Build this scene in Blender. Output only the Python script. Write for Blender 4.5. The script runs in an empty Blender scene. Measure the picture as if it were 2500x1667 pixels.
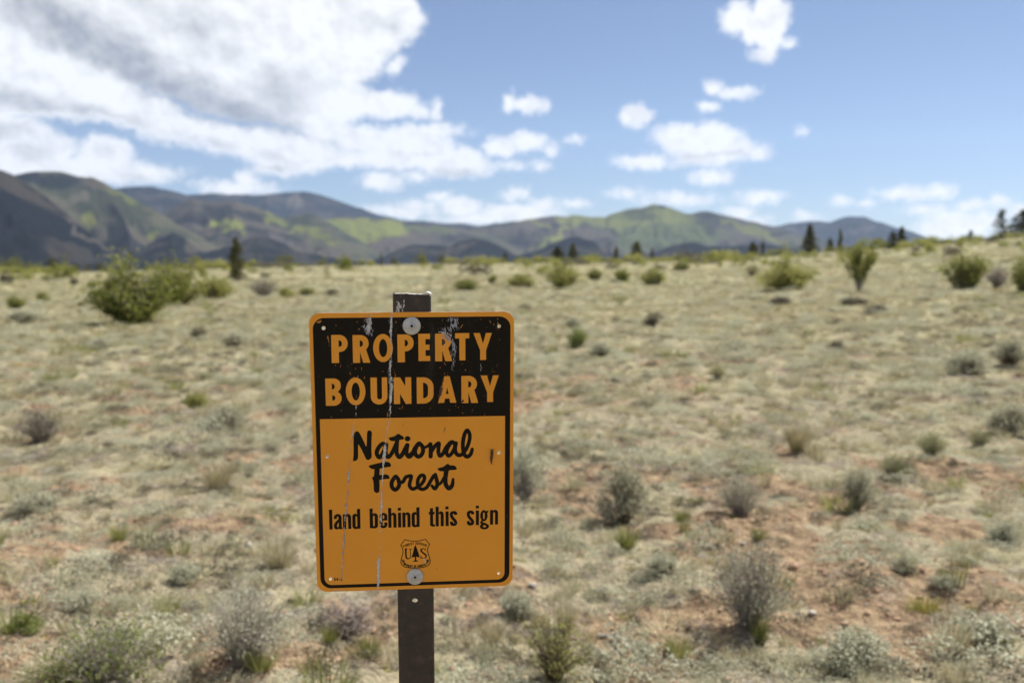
import bpy, math, random
import numpy as np
from mathutils import Vector, Matrix

# ------------------------------------------------------------------ camera, sky, sun, exposure
SC = bpy.context.scene
COL = SC.collection
PW, PH = 2500.0, 1667.0            # size of the photograph
LENS = 35.0
F = PW * LENS / 36.0
HOR = 640.0                        # row of the true horizon in the photograph
PITCH = math.atan((PH / 2 - HOR) / F)
CAM_Z = 1.5
cam_d = bpy.data.cameras.new('camera')
cam = bpy.data.objects.new('camera', cam_d)
COL.objects.link(cam)
cam.location = (0, 0, CAM_Z)
cam.rotation_euler = (math.radians(90) - PITCH, 0, 0)
cam_d.lens = LENS
cam_d.sensor_width = 36.0
cam_d.clip_start = 0.05
cam_d.clip_end = 60000
cam_d.dof.use_dof = True
cam_d.dof.focus_distance = 1.31
cam_d.dof.aperture_fstop = 4.9
cam_d.dof.aperture_blades = 7
SC.camera = cam

SUN_EL, SUN_AZ = math.radians(53), math.radians(50)      # azimuth from +Y towards +X
sd = Vector((math.sin(SUN_AZ) * math.cos(SUN_EL), math.cos(SUN_AZ) * math.cos(SUN_EL), math.sin(SUN_EL)))
sun_d = bpy.data.lights.new('sun', 'SUN')
sun = bpy.data.objects.new('sun', sun_d)
COL.objects.link(sun)
sun.rotation_euler = sd.to_track_quat('Z', 'Y').to_euler()
sun.location = (0, 0, 30)
sun_d.energy = 5.0
sun_d.angle = math.radians(0.53)
sun_d.color = (1.0, 0.95, 0.88)

SC.view_settings.view_transform = 'Standard'
SC.view_settings.look = 'None'
SC.view_settings.exposure = 0.82
SC.view_settings.gamma = 1.0
SC.view_settings.use_curve_mapping = False
SC.render.engine = 'CYCLES'
SC.cycles.use_denoising = True
SC.cycles.max_bounces = 8
SC.cycles.transparent_max_bounces = 16
SC.cycles.volume_bounces = 1
SC.cycles.caustics_reflective = False
SC.cycles.caustics_refractive = False
SC.cycles.sample_clamp_indirect = 6

FWD = np.array([0, math.cos(PITCH), -math.sin(PITCH)])
DWN = np.array([0, -math.sin(PITCH), -math.cos(PITCH)])
RGT = np.array([1.0, 0, 0])


def ray(px, py):
    """direction through a point of the photograph"""
    d = FWD + RGT * ((px - PW / 2) / F) + DWN * ((py - PH / 2) / F)
    return d / np.linalg.norm(d)


DK = 2500.0 / 2352.0               # my notes were taken at 2352 px width


class NT:
    """small helper to write node trees"""
    def __init__(s, tree):
        s.t = tree
        s.n = tree.nodes
        s.l = tree.links

    def node(s, typ, **kw):
        n = s.n.new(typ)
        for k, v in kw.items():
            if k == 'inp':
                for i, x in v.items():
                    s.set(n.inputs[i], x)
            else:
                setattr(n, k, v)
        return n

    def set(s, sock, x):
        if isinstance(x, bpy.types.NodeSocket):
            s.l.new(x, sock)
        else:
            if hasattr(sock.default_value, '__len__') and not hasattr(x, '__len__'):
                x = [x] * len(sock.default_value)
            if hasattr(x, '__len__') and len(sock.default_value) == 4 and len(x) == 3:
                x = list(x) + [1.0]
            sock.default_value = x

    def m(s, op, a, b=None, c=None, clamp=False):
        n = s.n.new('ShaderNodeMath')
        n.operation = op
        n.use_clamp = clamp
        s.set(n.inputs[0], a)
        if b is not None: s.set(n.inputs[1], b)
        if c is not None: s.set(n.inputs[2], c)
        return n.outputs[0]

    def vm(s, op, a, b=None, c=None):
        n = s.n.new('ShaderNodeVectorMath')
        n.operation = op
        s.set(n.inputs[0], a)
        if b is not None: s.set(n.inputs[1], b)
        if c is not None: s.set(n.inputs[2], c)
        return n.outputs['Value'] if op in ('LENGTH', 'DOT_PRODUCT', 'DISTANCE') else n.outputs[0]

    def mix(s, f, a, b, blend='MIX'):
        n = s.n.new('ShaderNodeMix')
        n.data_type = 'RGBA'
        n.blend_type = blend
        s.set(n.inputs[0], f)
        s.set(n.inputs[6], a)
        s.set(n.inputs[7], b)
        return n.outputs[2]

    def noise(s, vec, scale, detail=3, rough=0.5, dist=0.0, out=0, dims='3D'):
        n = s.n.new('ShaderNodeTexNoise')
        n.noise_dimensions = dims
        s.l.new(vec, n.inputs['Vector'])
        n.inputs['Scale'].default_value = scale
        n.inputs['Detail'].default_value = detail
        n.inputs['Roughness'].default_value = rough
        n.inputs['Distortion'].default_value = dist
        return n.outputs[out]

    def ramp(s, f, stops, interp='LINEAR'):
        n = s.n.new('ShaderNodeValToRGB')
        s.l.new(f, n.inputs[0])
        cr = n.color_ramp
        cr.interpolation = interp
        while len(cr.elements) < len(stops):
            cr.elements.new(0.5)
        for e, (p, c) in zip(cr.elements, stops):
            e.position = p
            e.color = (c, c, c, 1) if not hasattr(c, '__len__') else (*c, 1)
        return n.outputs[0]

    def smooth(s, x, lo, hi):
        n = s.n.new('ShaderNodeMapRange')
        n.interpolation_type = 'SMOOTHSTEP'
        s.set(n.inputs[0], x)
        n.inputs[1].default_value = lo
        n.inputs[2].default_value = hi
        return n.outputs[0]


# clouds: (x, y, half width, half height) as seen in the photograph, 2352 px wide
CLOUDS = [
    (500, 20, 420, 110), (700, 110, 190, 90), (560, 190, 150, 80), (845, 60, 105, 55), (915, 42, 56, 40),
    (250, 20, 280, 100), (880, 243, 86, 28), (955, 256, 34, 11), (1001, 252, 12, 20), (700, 230, 150, 62),
    (835, 316, 82, 22), (930, 326, 92, 30), (1035, 372, 86, 30),
    (900, 364, 90, 24), (985, 303, 76, 15), (1150, 338, 34, 21), (1210, 328, 42, 19), (1268, 343, 15, 11),
    (875, 416, 44, 17), (955, 404, 24, 7), (1172, 380, 26, 6), (1243, 380, 17, 7), (1170, 234, 13, 16),
    (1216, 242, 34, 17), (912, 150, 10, 22, 30), (1460, 266, 30, 20), (1605, 320, 95, 34), (1480, 372, 60, 13),
    (1640, 350, 95, 28), (1742, 352, 18, 11), (1570, 302, 55, 15), (1632, 408, 42, 15), (1700, 42, 42, 28),
    (1765, 30, 34, 40), (1772, 84, 24, 32), (1758, 124, 26, 14), (1811, 96, 13, 7), (1692, 213, 36, 10), (1640, 200, 17, 12),
    (1628, 247, 17, 9), (1060, 474, 48, 20), (1190, 488, 84, 18), (1120, 502, 120, 9), (920, 486, 80, 9),
    (1245, 470, 30, 12), (1182, 446, 25, 8), (1312, 467, 30, 8), (1440, 446, 32, 8), (1560, 457, 66, 9),
    (1745, 454, 42, 11), (1690, 489, 30, 13), (1740, 506, 20, 6), (1925, 463, 17, 7), (2085, 445, 54, 10),
    (2158, 438, 27, 10), (2125, 480, 34, 8), (2195, 522, 74, 21), (2252, 508, 40, 16), (2292, 466, 22, 10),
    (2340, 482, 28, 9), (1992, 468, 12, 5), (1842, 307, 8, 5), (1320, 320, 12, 5),
    (545, 432, 76, 12), (566, 412, 26, 16)]
# the nearer bank of cloud that crosses below the grey underside
BANK = [(-30, 160, 110, 95), (70, 185, 120, 72), (170, 205, 100, 62), (255, 228, 90, 48), (335, 262, 80, 42), (420, 298, 92, 32),
        (520, 318, 92, 32), (610, 335, 92, 40), (700, 352, 92, 42), (795, 362, 74, 20), (640, 385, 56, 20), (745, 300, 70, 30),
        (20, 335, 110, 62), (-60, 350, 140, 80), (110, 345, 60, 40), (242, 360, 56, 44), (320, 394, 84, 20), (150, 396, 150, 28), (545, 432, 76, 12), (566, 412, 26, 16)]
SHADES = [(170, 75, 190, 60, 1.0, 30), (300, 150, 180, 60, 1.0, 33), (430, 215, 150, 55, 1.0, 28), (560, 265, 130, 42, 1.0, 20), (660, 300, 90, 26, .8, 15),
          (525, 100, 40, 45, .55, 0), (640, 215, 80, 60, .6, 20), (690, 190, 40, 40, .4, 0), (450, 60, 120, 50, .45, 20), (850, 60, 70, 22, .3, 0)]
BANK_SHADES = [(60, 235, 150, 26, .75, 8), (230, 268, 100, 20, .8, 12), (20, 300, 60, 20, .5, 0), (640, 392, 80, 12, .7, 5), (330, 408, 80, 8, .6, 0), (480, 330, 70, 12, .45, 10),
               (60, 355, 50, 22, .4, 0), (620, 362, 60, 14, .4, 15)]
LOW_SHADES = [(1040, 397, 60, 10, .5, 0), (1640, 356, 90, 9, .55, 0), (950, 356, 60, 10, .3, 0), (1600, 372, 70, 6, .3, 0)]


CLOUDS += [(330, 130, 120, 60), (420, 170, 110, 50), (240, 110, 110, 50), (850, 330, 90, 24), (960, 350, 100, 34), (1060, 385, 70, 18), (1790, 40, 20, 30), (1740, 60, 40, 30), (2230, 470, 24, 9), (2180, 500, 40, 12), (1850, 500, 20, 5), (1010, 452, 24, 8), (960, 470, 40, 9)]
CLOUDS = [(e[0], e[1], e[2] + 3, e[3] + 3) + tuple(e[4:]) for e in CLOUDS]
BANK = [(e[0], e[1], e[2] * 1.06, e[3] * 1.06) for e in BANK]


def make_world():
    w = bpy.data.worlds.new('World')
    SC.world = w
    w.use_nodes = True
    T = NT(w.node_tree)
    w.node_tree.nodes.clear()
    sky = T.node('ShaderNodeTexSky', sky_type='NISHITA')
    sky.sun_disc = False
    sky.sun_elevation = SUN_EL
    sky.sun_rotation = SUN_AZ
    sky.altitude = 2500
    sky.air_density = 1.0
    sky.dust_density = 1.2
    sky.ozone_density = 2.0
    skc = T.vm('SCALE', sky.outputs[0])
    skc.node.inputs['Scale'].default_value = 0.050
    skc = T.vm('MULTIPLY', skc, (0.97, 1.0, 1.07))
    skc = T.mix(0.02, skc, (0.34, 0.37, 0.47))
    tc = T.node('ShaderNodeTexCoord').outputs['Generated']
    sep = T.node('ShaderNodeSeparateXYZ', inp={0: tc})
    x, y, z = sep.outputs
    FD = F / DK
    az = T.m('MULTIPLY', T.m('ARCTAN2', x, y), FD)
    el = T.m('MULTIPLY', T.m('ARCSINE', z), FD)
    p = T.node('ShaderNodeCombineXYZ', inp={0: az, 1: el}).outputs[0]

    def pos(cx, cy):
        d = ray(cx * DK, cy * DK)
        return math.atan2(d[0], d[1]) * FD, math.asin(d[2]) * FD
    # wavy outline
    wv = T.noise(p, 1 / 46.0, 5, 0.58, out=1)
    wv = T.vm('SUBTRACT', wv, (0.5, 0.5, 0.5))
    pw = T.vm('MULTIPLY_ADD', wv, (46, 34, 0), p)
    wv2 = T.vm('SUBTRACT', T.noise(p, 1 / 15.0, 3, 0.5, out=1), (0.5, 0.5, 0.5))
    pw = T.vm('MULTIPLY_ADD', wv2, (15, 13, 0), pw)
    def blob(cx, cy, rx, ry, rot=0.0):
        a, b = pos(cx, cy)
        if not rot:
            return T.vm('LENGTH', T.vm('MULTIPLY_ADD', pw, (1 / rx, 1 / ry, 0), (-a / rx, -b / ry, 0)))
        c, s_ = math.cos(math.radians(-rot)), math.sin(math.radians(-rot))
        q = T.vm('SUBTRACT', pw, (a, b, 0))
        u = T.vm('DOT_PRODUCT', q, (c / rx, s_ / rx, 0))
        v = T.vm('DOT_PRODUCT', q, (-s_ / ry, c / ry, 0))
        return T.m('SQRT', T.m('MULTIPLY_ADD', u, u, T.m('MULTIPLY', v, v)))

    def union(lst, k):
        d = None
        for e in lst:
            r = min(e[2], e[3])
            dd = T.m('MULTIPLY_ADD', blob(*e), r, -r)
            d = dd if d is None else T.m('SMOOTH_MIN', d, dd, k)
        return d

    def shade(lst):
        sh = None
        for (cx, cy, rx, ry, k, rot) in lst:
            v = T.m('MULTIPLY', T.smooth(blob(cx, cy, rx, ry, rot), 1.65, 0.1), k)
            sh = v if sh is None else T.m('MAXIMUM', sh, v)
        return sh
    puff = T.noise(p, 1 / 24.0, 6, 0.6)
    pf = T.m('MULTIPLY', T.m('SUBTRACT', puff, 0.5), 24.0)
    d1 = T.m('ADD', union(CLOUDS, 5.0), pf)
    dbk = T.m('ADD', union(BANK, 8.0), pf)
    bank = T.smooth(dbk, 9.0, -14.0)
    cov_in = T.m('MAXIMUM', T.smooth(d1, 10.0, -11.0), bank)
    # generic cumulus everywhere outside the part of the sky that the photograph shows
    zc = T.m('MAXIMUM', z, 0.03)
    pl = T.vm('DIVIDE', tc, T.node('ShaderNodeCombineXYZ', inp={0: zc, 1: zc, 2: zc}).outputs[0])
    g = T.noise(pl, 1.3, 7, 0.55, 0.2)
    cov_out = T.smooth(g, 0.50, 0.60)
    ax = T.smooth(T.m('ABSOLUTE', az), 1120, 1330)
    ey = T.smooth(el, 640, 760)
    outm = T.m('MAXIMUM', ax, ey)
    cov_out = T.m('MULTIPLY', cov_out, T.smooth(z, 0.02, 0.10))
    mixc = T.node('ShaderNodeMix', data_type='FLOAT', inp={0: outm, 2: cov_in, 3: cov_out}).outputs[0]
    # grey undersides
    bank2 = T.smooth(dbk, 4.0, -26.0)
    sh = T.m('MULTIPLY', shade(SHADES), T.m('SUBTRACT', 1.0, bank2))
    sh = T.m('ADD', sh, T.m('MULTIPLY', shade(BANK_SHADES), T.smooth(dbk, -2.0, -22.0)))
    sh = T.m('MAXIMUM', sh, shade(LOW_SHADES))
    body = T.smooth(g, 0.58, 0.72)
    sh = T.node('ShaderNodeMix', data_type='FLOAT', inp={0: outm, 2: sh, 3: body}).outputs[0]
    bil = T.noise(p, 1 / 60.0, 4, 0.55)
    bil2 = T.noise(p, 1 / 20.0, 4, 0.6)
    sh = T.m('ADD', T.m('MULTIPLY', sh, 0.82), T.m('MULTIPLY', T.m('SUBTRACT', bil, 0.44), 0.75), clamp=True)
    def relief(sc, off, k):
        a = T.noise(p, 1 / sc, 3, 0.5)
        b = T.noise(T.vm('ADD', p, (off * .45, off, 0)), 1 / sc, 3, 0.5)
        return T.m('MULTIPLY', T.m('SUBTRACT', b, a), k)
    rl = T.m('ADD', relief(30.0, 8.0, .7), relief(90.0, 22.0, 1.0))
    sh = T.m('ADD', sh, T.m('MULTIPLY', T.m('SUBTRACT', bil2, 0.52), 0.22))
    sh = T.m('ADD', sh, T.m('MULTIPLY', rl, T.smooth(T.m('MINIMUM', d1, dbk), 4.0, -16.0)), clamp=True)
    cc = T.mix(sh, (0.585, 0.59, 0.595), (0.20, 0.215, 0.245))
    col = T.mix(mixc, skc, cc)
    bg = T.node('ShaderNodeBackground', inp={0: col, 1: 1.0})
    out = T.node('ShaderNodeOutputWorld')
    T.l.new(bg.outputs[0], out.inputs[0])


make_world()

# ------------------------------------------------------------------ general helpers
rng = np.random.default_rng(7)
random.seed(7)
_perm = np.random.default_rng(11).random((256, 256))


def vnoise(x, y):
    x = np.asarray(x, float); y = np.asarray(y, float)
    xi = np.floor(x).astype(int); yi = np.floor(y).astype(int)
    fx = x - xi; fy = y - yi
    fx = fx * fx * (3 - 2 * fx); fy = fy * fy * (3 - 2 * fy)
    a = _perm[xi & 255, yi & 255]; b = _perm[(xi + 1) & 255, yi & 255]
    c = _perm[xi & 255, (yi + 1) & 255]; d = _perm[(xi + 1) & 255, (yi + 1) & 255]
    return (a * (1 - fx) + b * fx) * (1 - fy) + (c * (1 - fx) + d * fx) * fy


def fbm(x, y, octv=4, gain=0.5):
    s = 0; a = 1; t = 0
    for k in range(octv):
        s = s + a * vnoise(x * 2 ** k + 17.3 * k, y * 2 ** k + 5.1 * k)
        t += a; a *= gain
    return s / t


def sstep(x, a, b):
    t = np.clip((x - a) / (b - a), 0, 1)
    return t * t * (3 - 2 * t)


def mesh_from(name, verts, faces, mat=None, smooth=False):
    """faces: (n,3) or (n,4) array, or a list of those"""
    me = bpy.data.meshes.new(name)
    fl = faces if isinstance(faces, list) else [faces]
    fl = [np.asarray(f, int) for f in fl if len(f)]
    verts = np.asarray(verts, float)
    me.vertices.add(len(verts))
    me.vertices.foreach_set('co', verts.ravel())
    loops = np.concatenate([f.ravel() for f in fl])
    tot = np.concatenate([np.full(len(f), f.shape[1]) for f in fl])
    st = np.concatenate([[0], np.cumsum(tot)[:-1]])
    me.loops.add(len(loops))
    me.loops.foreach_set('vertex_index', loops)
    me.polygons.add(len(tot))
    me.polygons.foreach_set('loop_start', st)
    me.polygons.foreach_set('loop_total', tot)
    if smooth:
        me.polygons.foreach_set('use_smooth', np.ones(len(tot), bool))
    me.update(calc_edges=True)
    if mat: me.materials.append(mat)
    return me


def link(name, data, parent=None, loc=None, **props):
    o = bpy.data.objects.new(name, data)
    COL.objects.link(o)
    if parent: o.parent = parent
    if loc is not None: o.location = loc
    for k, v in props.items():
        o[k] = v
    return o


class Geo:
    """collects triangles and quads"""
    def __init__(s):
        s.v = []; s.t = []; s.q = []; s.n = 0

    def add(s, v, t=None, q=None):
        v = np.asarray(v, float)
        s.v.append(v)
        if t is not None and len(t): s.t.append(np.asarray(t) + s.n)
        if q is not None and len(q): s.q.append(np.asarray(q) + s.n)
        s.n += len(v)

    def tube(s, pts, rad, k=5):
        pts = np.asarray(pts, float)
        n = len(pts)
        rad = np.broadcast_to(rad, (n,))
        tan = np.gradient(pts, axis=0)
        tan /= np.linalg.norm(tan, axis=1)[:, None] + 1e-9
        up = np.array([0.3, 0.9, 0.2])
        a = np.cross(tan, up); a /= np.linalg.norm(a, axis=1)[:, None] + 1e-9
        b = np.cross(tan, a)
        th = np.arange(k) / k * 2 * np.pi
        v = pts[:, None, :] + rad[:, None, None] * (a[:, None, :] * np.cos(th)[None, :, None] + b[:, None, :] * np.sin(th)[None, :, None])
        v = v.reshape(-1, 3)
        i = np.arange(n - 1)[:, None] * k
        j = np.arange(k)[None, :]
        j2 = (j + 1) % k
        q = np.stack([i + j, i + j2, i + k + j2, i + k + j], -1).reshape(-1, 4)
        s.add(v, q=q)

    def cards(s, c, size, r, aspect=0.5, up=0.0):
        """leaf-like diamonds at the centres c"""
        c = np.asarray(c, float); n = len(c)
        size = np.broadcast_to(size, (n,))[:, None]
        a = r.normal(size=(n, 3)); a[:, 2] += up * 2
        a /= np.linalg.norm(a, axis=1)[:, None]
        b = r.normal(size=(n, 3)); b = np.cross(a, b); b /= np.linalg.norm(b, axis=1)[:, None]
        v = np.stack([c - a * size, c - b * size * aspect, c + a * size, c + b * size * aspect], 1).reshape(-1, 3)
        q = np.arange(n * 4).reshape(-1, 4)
        s.add(v, q=q)

    def blades(s, base, tip, width, r):
        """bent grass blades, three triangles each"""
        base = np.asarray(base, float); tip = np.asarray(tip, float); n = len(base)
        d = tip - base
        side = np.cross(d, r.normal(size=(n, 3)))
        side /= np.linalg.norm(side, axis=1)[:, None] + 1e-9
        w = np.broadcast_to(width, (n,))[:, None]
        mid = base + d * 0.55
        mid[:, 2] += np.linalg.norm(d, axis=1) * 0.10
        v = np.stack([base - side * w * .5, base + side * w * .5, mid - side * w * .42, mid + side * w * .42, tip], 1).reshape(-1, 3)
        o = np.arange(n)[:, None] * 5
        t = np.concatenate([o + [0, 1, 3], o + [0, 3, 2], o + [2, 3, 4]])
        s.add(v, t=t)

    def mesh(s, name, mat, smooth=False):
        f = []
        if s.t: f.append(np.concatenate(s.t))
        if s.q: f.append(np.concatenate(s.q))
        return mesh_from(name, np.concatenate(s.v), f, mat, smooth)


# ------------------------------------------------------------------ materials
def new_mat(name):
    m = bpy.data.materials.new(name)
    m.use_nodes = True
    m.node_tree.nodes.clear()
    T = NT(m.node_tree)
    T.out = T.node('ShaderNodeOutputMaterial')
    T.mat = m
    return T


def leaf_mat(name, cols, trans=0.35, rough=0.7, vary=0.25, nscale=3.0):
    """cols: colours from dark to light that single leaves take"""
    T = new_mat(name)
    geo = T.node('ShaderNodeNewGeometry')
    oi = T.node('ShaderNodeObjectInfo')
    tc = T.node('ShaderNodeTexCoord')
    nz = T.noise(tc.outputs['Object'], nscale, 2)
    f = T.m('ADD', T.m('MULTIPLY', geo.outputs['Random Per Island'], 0.6),
            T.m('MULTIPLY', T.m('SUBTRACT', nz, 0.3), 0.8))
    f = T.m('ADD', f, T.m('MULTIPLY', T.m('SUBTRACT', oi.outputs['Random'], 0.5), vary * 2), clamp=True)
    n = len(cols)
    c = T.ramp(f, [(i / (n - 1), cc) for i, cc in enumerate(cols)])
    df = T.node('ShaderNodeBsdfPrincipled', inp={'Base Color': c, 'Roughness': rough})
    df.inputs['Specular IOR Level'].default_value = 0.25
    tr = T.node('ShaderNodeBsdfTranslucent', inp={0: c})
    mx = T.node('ShaderNodeMixShader', inp={0: trans})
    T.l.new(df.outputs[0], mx.inputs[1])
    T.l.new(tr.outputs[0], mx.inputs[2])
    T.l.new(mx.outputs[0], T.out.inputs[0])
    return T.mat


def plain_mat(name, c1, c2, scale=8, rough=0.8, bump=0.2, spec=0.3, metal=0.0):
    T = new_mat(name)
    tc = T.node('ShaderNodeTexCoord').outputs['Object']
    f = T.noise(tc, scale, 5, 0.6)
    c = T.ramp(f, [(0.3, c1), (0.7, c2)])
    b = T.node('ShaderNodeBsdfPrincipled', inp={'Base Color': c, 'Roughness': rough, 'Metallic': metal})
    b.inputs['Specular IOR Level'].default_value = spec
    if bump:
        bp = T.node('ShaderNodeBump', inp={'Strength': bump, 'Height': T.noise(tc, scale * 3, 4, 0.6)})
        bp.inputs['Distance'].default_value = 0.02
        T.l.new(bp.outputs[0], b.inputs['Normal'])
    T.l.new(b.outputs[0], T.out.inputs[0])
    return T.mat


M = {}
M['straw'] = leaf_mat('dry_grass', [(0.28, 0.23, 0.12), (0.43, 0.375, 0.225), (0.56, 0.515, 0.345), (0.42, 0.42, 0.25)], 0.3, vary=.3)
M['green_grass'] = leaf_mat('green_grass', [(0.15, 0.16, 0.04), (0.26, 0.27, 0.08), (0.38, 0.37, 0.15)], 0.35, vary=.3)
M['sage'] = leaf_mat('sage_leaves', [(0.25, 0.235, 0.15), (0.39, 0.385, 0.265), (0.51, 0.51, 0.37), (0.56, 0.55, 0.41)], 0.42, vary=.25)
M['pale_sage'] = leaf_mat('pale_sage_leaves', [(0.30, 0.29, 0.20), (0.46, 0.46, 0.33), (0.58, 0.58, 0.44), (0.62, 0.60, 0.47)], 0.35, vary=.2)
M['sage_dark'] = leaf_mat('dark_sage_leaves', [(0.09, 0.08, 0.055), (0.16, 0.145, 0.095), (0.27, 0.255, 0.165)], 0.25)
M['willow'] = leaf_mat('willow_leaves', [(0.08, 0.095, 0.015), (0.17, 0.19, 0.035), (0.27, 0.27, 0.075), (0.37, 0.355, 0.13)], 0.45, vary=.1, nscale=1.2)
M['willow_light'] = leaf_mat('yellow_green_leaves', [(0.18, 0.19, 0.05), (0.32, 0.32, 0.09), (0.46, 0.44, 0.15)], 0.5, vary=.1, nscale=1.5)
M['bright_leaf'] = leaf_mat('bright_green_leaves', [(0.12, 0.16, 0.03), (0.21, 0.25, 0.06), (0.30, 0.33, 0.11)], 0.4)
M['conifer'] = leaf_mat('conifer_needles', [(0.04, 0.045, 0.015), (0.08, 0.08, 0.025), (0.14, 0.13, 0.045)], 0.25, nscale=1.0)
M['yellow_tree'] = leaf_mat('yellow_tree_leaves', [(0.12, 0.12, 0.03), (0.20, 0.20, 0.05), (0.28, 0.27, 0.08)], 0.3)
M['twig'] = leaf_mat('grey_twigs', [(0.22, 0.185, 0.155), (0.38, 0.33, 0.28), (0.54, 0.49, 0.43)], 0.25, vary=.2)
M['twig_brown'] = leaf_mat('brown_twigs', [(0.09, 0.06, 0.045), (0.17, 0.12, 0.09), (0.26, 0.20, 0.15)], 0.05, vary=.2)
M['bark'] = plain_mat('bark', (0.07, 0.05, 0.035), (0.16, 0.12, 0.09), 12)
M['deadwood'] = plain_mat('dead_wood', (0.28, 0.25, 0.21), (0.50, 0.46, 0.40), 20)
M['stone'] = plain_mat('pale_stone', (0.30, 0.27, 0.22), (0.52, 0.47, 0.40), 14)
M['clod'] = plain_mat('soil_clod', (0.26, 0.15, 0.09), (0.42, 0.28, 0.18), 30)
M['yellow_mat'] = leaf_mat('yellow_green_moss', [(0.20, 0.19, 0.04), (0.34, 0.31, 0.07), (0.45, 0.40, 0.12)], 0.2)


def patch_noise(x, y):
    return fbm(x / .5 + 40, y / .5 + 12, 3) * .75 + fbm(x / 3.5 + 4, y / 3.5 + 1, 2) * .25


# share of each cover; more soil shows in the lower right and in patches at left
def soilness(x, y, r):
    base = 0.33 + (0.115 + 0.03 * sstep(x / (r + .1), -0.1, 0.35)) * (1 - sstep(r, 4.5, 9)) + .02 * (1 - sstep(r, 9, 16))
    return sstep(patch_noise(x, y), base + .09, base - .05)      # 1 on bare soil


def ground_material():
    T = new_mat('steppe_soil')
    tc = T.node('ShaderNodeTexCoord').outputs['Object']
    big = T.noise(tc, 0.45, 4, 0.6)
    med = T.noise(tc, 2.6, 5, 0.62)
    fine = T.noise(tc, 16, 5, 0.65)
    spk = T.noise(tc, 60, 3, 0.6)
    soil = T.ramp(fine, [(0.3, (0.12, 0.078, 0.052)), (0.5, (0.265, 0.190, 0.115)), (0.7, (0.43, 0.325, 0.20))])
    litter = T.ramp(spk, [(0.3, (0.16, 0.13, 0.09)), (0.5, (0.30, 0.255, 0.17)), (0.7, (0.42, 0.37, 0.26))])
    grass = T.ramp(fine, [(0.25, (0.27, 0.245, 0.14)), (0.5, (0.35, 0.32, 0.19)), (0.8, (0.43, 0.39, 0.245))])
    bare = T.node('ShaderNodeAttribute', attribute_name='bare').outputs['Fac']
    f = T.m('ADD', T.m('MULTIPLY', big, 0.25), T.m('MULTIPLY', med, 0.55))
    f = T.m('ADD', f, T.m('MULTIPLY', T.m('SUBTRACT', 0.62, bare), 0.42))
    ln = T.vm('LENGTH', tc)
    far = T.smooth(ln, 7, 26)
    f = T.m('ADD', f, T.m('MULTIPLY', far, 0.25))
    c = T.mix(T.smooth(f, 0.46, 0.60), soil, litter)
    c = T.mix(T.m('MULTIPLY', T.smooth(T.m('ADD', f, T.m('MULTIPLY', T.m('SUBTRACT', fine, .5), .3)), 0.55, 0.85), 0.9), c, grass)
    # broad tone drift of the distant plain
    drift = T.noise(tc, 0.05, 4, 0.6)
    c = T.mix(T.m('MULTIPLY', T.smooth(ln, 20, 70), T.smooth(drift, 0.42, 0.62)), c, (0.29, 0.28, 0.15))
    b = T.node('ShaderNodeBsdfPrincipled', inp={'Base Color': c, 'Roughness': 0.95})
    b.inputs['Specular IOR Level'].default_value = 0.1
    bp = T.node('ShaderNodeBump', inp={'Strength': 0.8, 'Height': T.m('ADD', fine, T.m('MULTIPLY', spk, 0.5))})
    bp.inputs['Distance'].default_value = 0.06
    T.l.new(bp.outputs[0], b.inputs['Normal'])
    T.l.new(b.outputs[0], T.out.inputs[0])
    return T.mat


# ------------------------------------------------------------------ ground
D_EDGE = 225.0
EDGE_PX = [-1500, -400, 0, 300, 640, 1060, 1500, 1750, 1880, 2050, 2200, 2350, 2500, 2800, 3800]
EDGE_PY = [700, 680, 668, 662, 653, 646, 640, 635, 627, 616, 605, 592, 576, 555, 540]
_eaz = np.arctan((np.array(EDGE_PX) - PW / 2) / F)
_ez = CAM_Z - (np.array(EDGE_PY) - HOR) / F * D_EDGE * np.cos(_eaz)


def ground_z(x, y, fine=True):
    x = np.asarray(x, float); y = np.asarray(y, float)
    r = np.hypot(x, y)
    az = np.arctan2(x, y)
    ze = np.interp(az, _eaz, _ez)
    back = sstep(np.abs(az), 1.2, 2.2)
    ze = ze * (1 - back)
    t = np.clip((r - 10) / (D_EDGE - 10), 0, 1)
    z = ze * t
    z = z + (fbm(x / 22 + 31, y / 22 + 7, 3) - 0.5) * 0.9 * sstep(r, 14, 80) * (1 - 0.6 * sstep(r, 120, 220))
    z = z + (fbm(x / 2.3 + 3, y / 2.3 + 9, 3) - 0.5) * 0.16 * sstep(r, 1.5, 5)
    drop = sstep(r, D_EDGE, D_EDGE + 130)
    z = z - 45 * drop - 60 * sstep(r, 400, 2500)
    if fine:
        near = 1 - sstep(r, 14, 40)
        z = z + ((fbm(x * 3.3, y * 3.3, 3) - 0.5) * 0.12 + (fbm(x * 13, y * 13, 3) - 0.5) * 0.045) * near
    return z


def make_ground():
    az = np.concatenate([np.linspace(-math.pi, -0.72, 46)[:-1], np.linspace(-0.72, 0.72, 330), np.linspace(0.72, math.pi, 46)[1:]])
    r = np.concatenate([[0.02], np.linspace(0.3, 2.4, 8), np.geomspace(2.5, 14, 300), np.geomspace(14.2, 380, 190), np.geomspace(400, 13000, 30)])
    A, R = np.meshgrid(az, r)
    X = R * np.sin(A); Y = R * np.cos(A)
    Z = ground_z(X, Y)
    V = np.stack([X, Y, Z], -1).reshape(-1, 3)
    nc = len(az); nr = len(r)
    i = np.arange(nr - 1)[:, None] * nc; j = np.arange(nc - 1)[None, :]
    q = np.stack([i + j, i + nc + j, i + nc + j + 1, i + j + 1], -1).reshape(-1, 4)[:, ::-1]
    me = mesh_from('ground', V, q, ground_material(), True)
    at = me.attributes.new('bare', 'FLOAT', 'POINT')
    at.data.foreach_set('value', soilness(V[:, 0], V[:, 1], np.hypot(V[:, 0], V[:, 1])))
    return link('ground', me, kind='structure')


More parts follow.
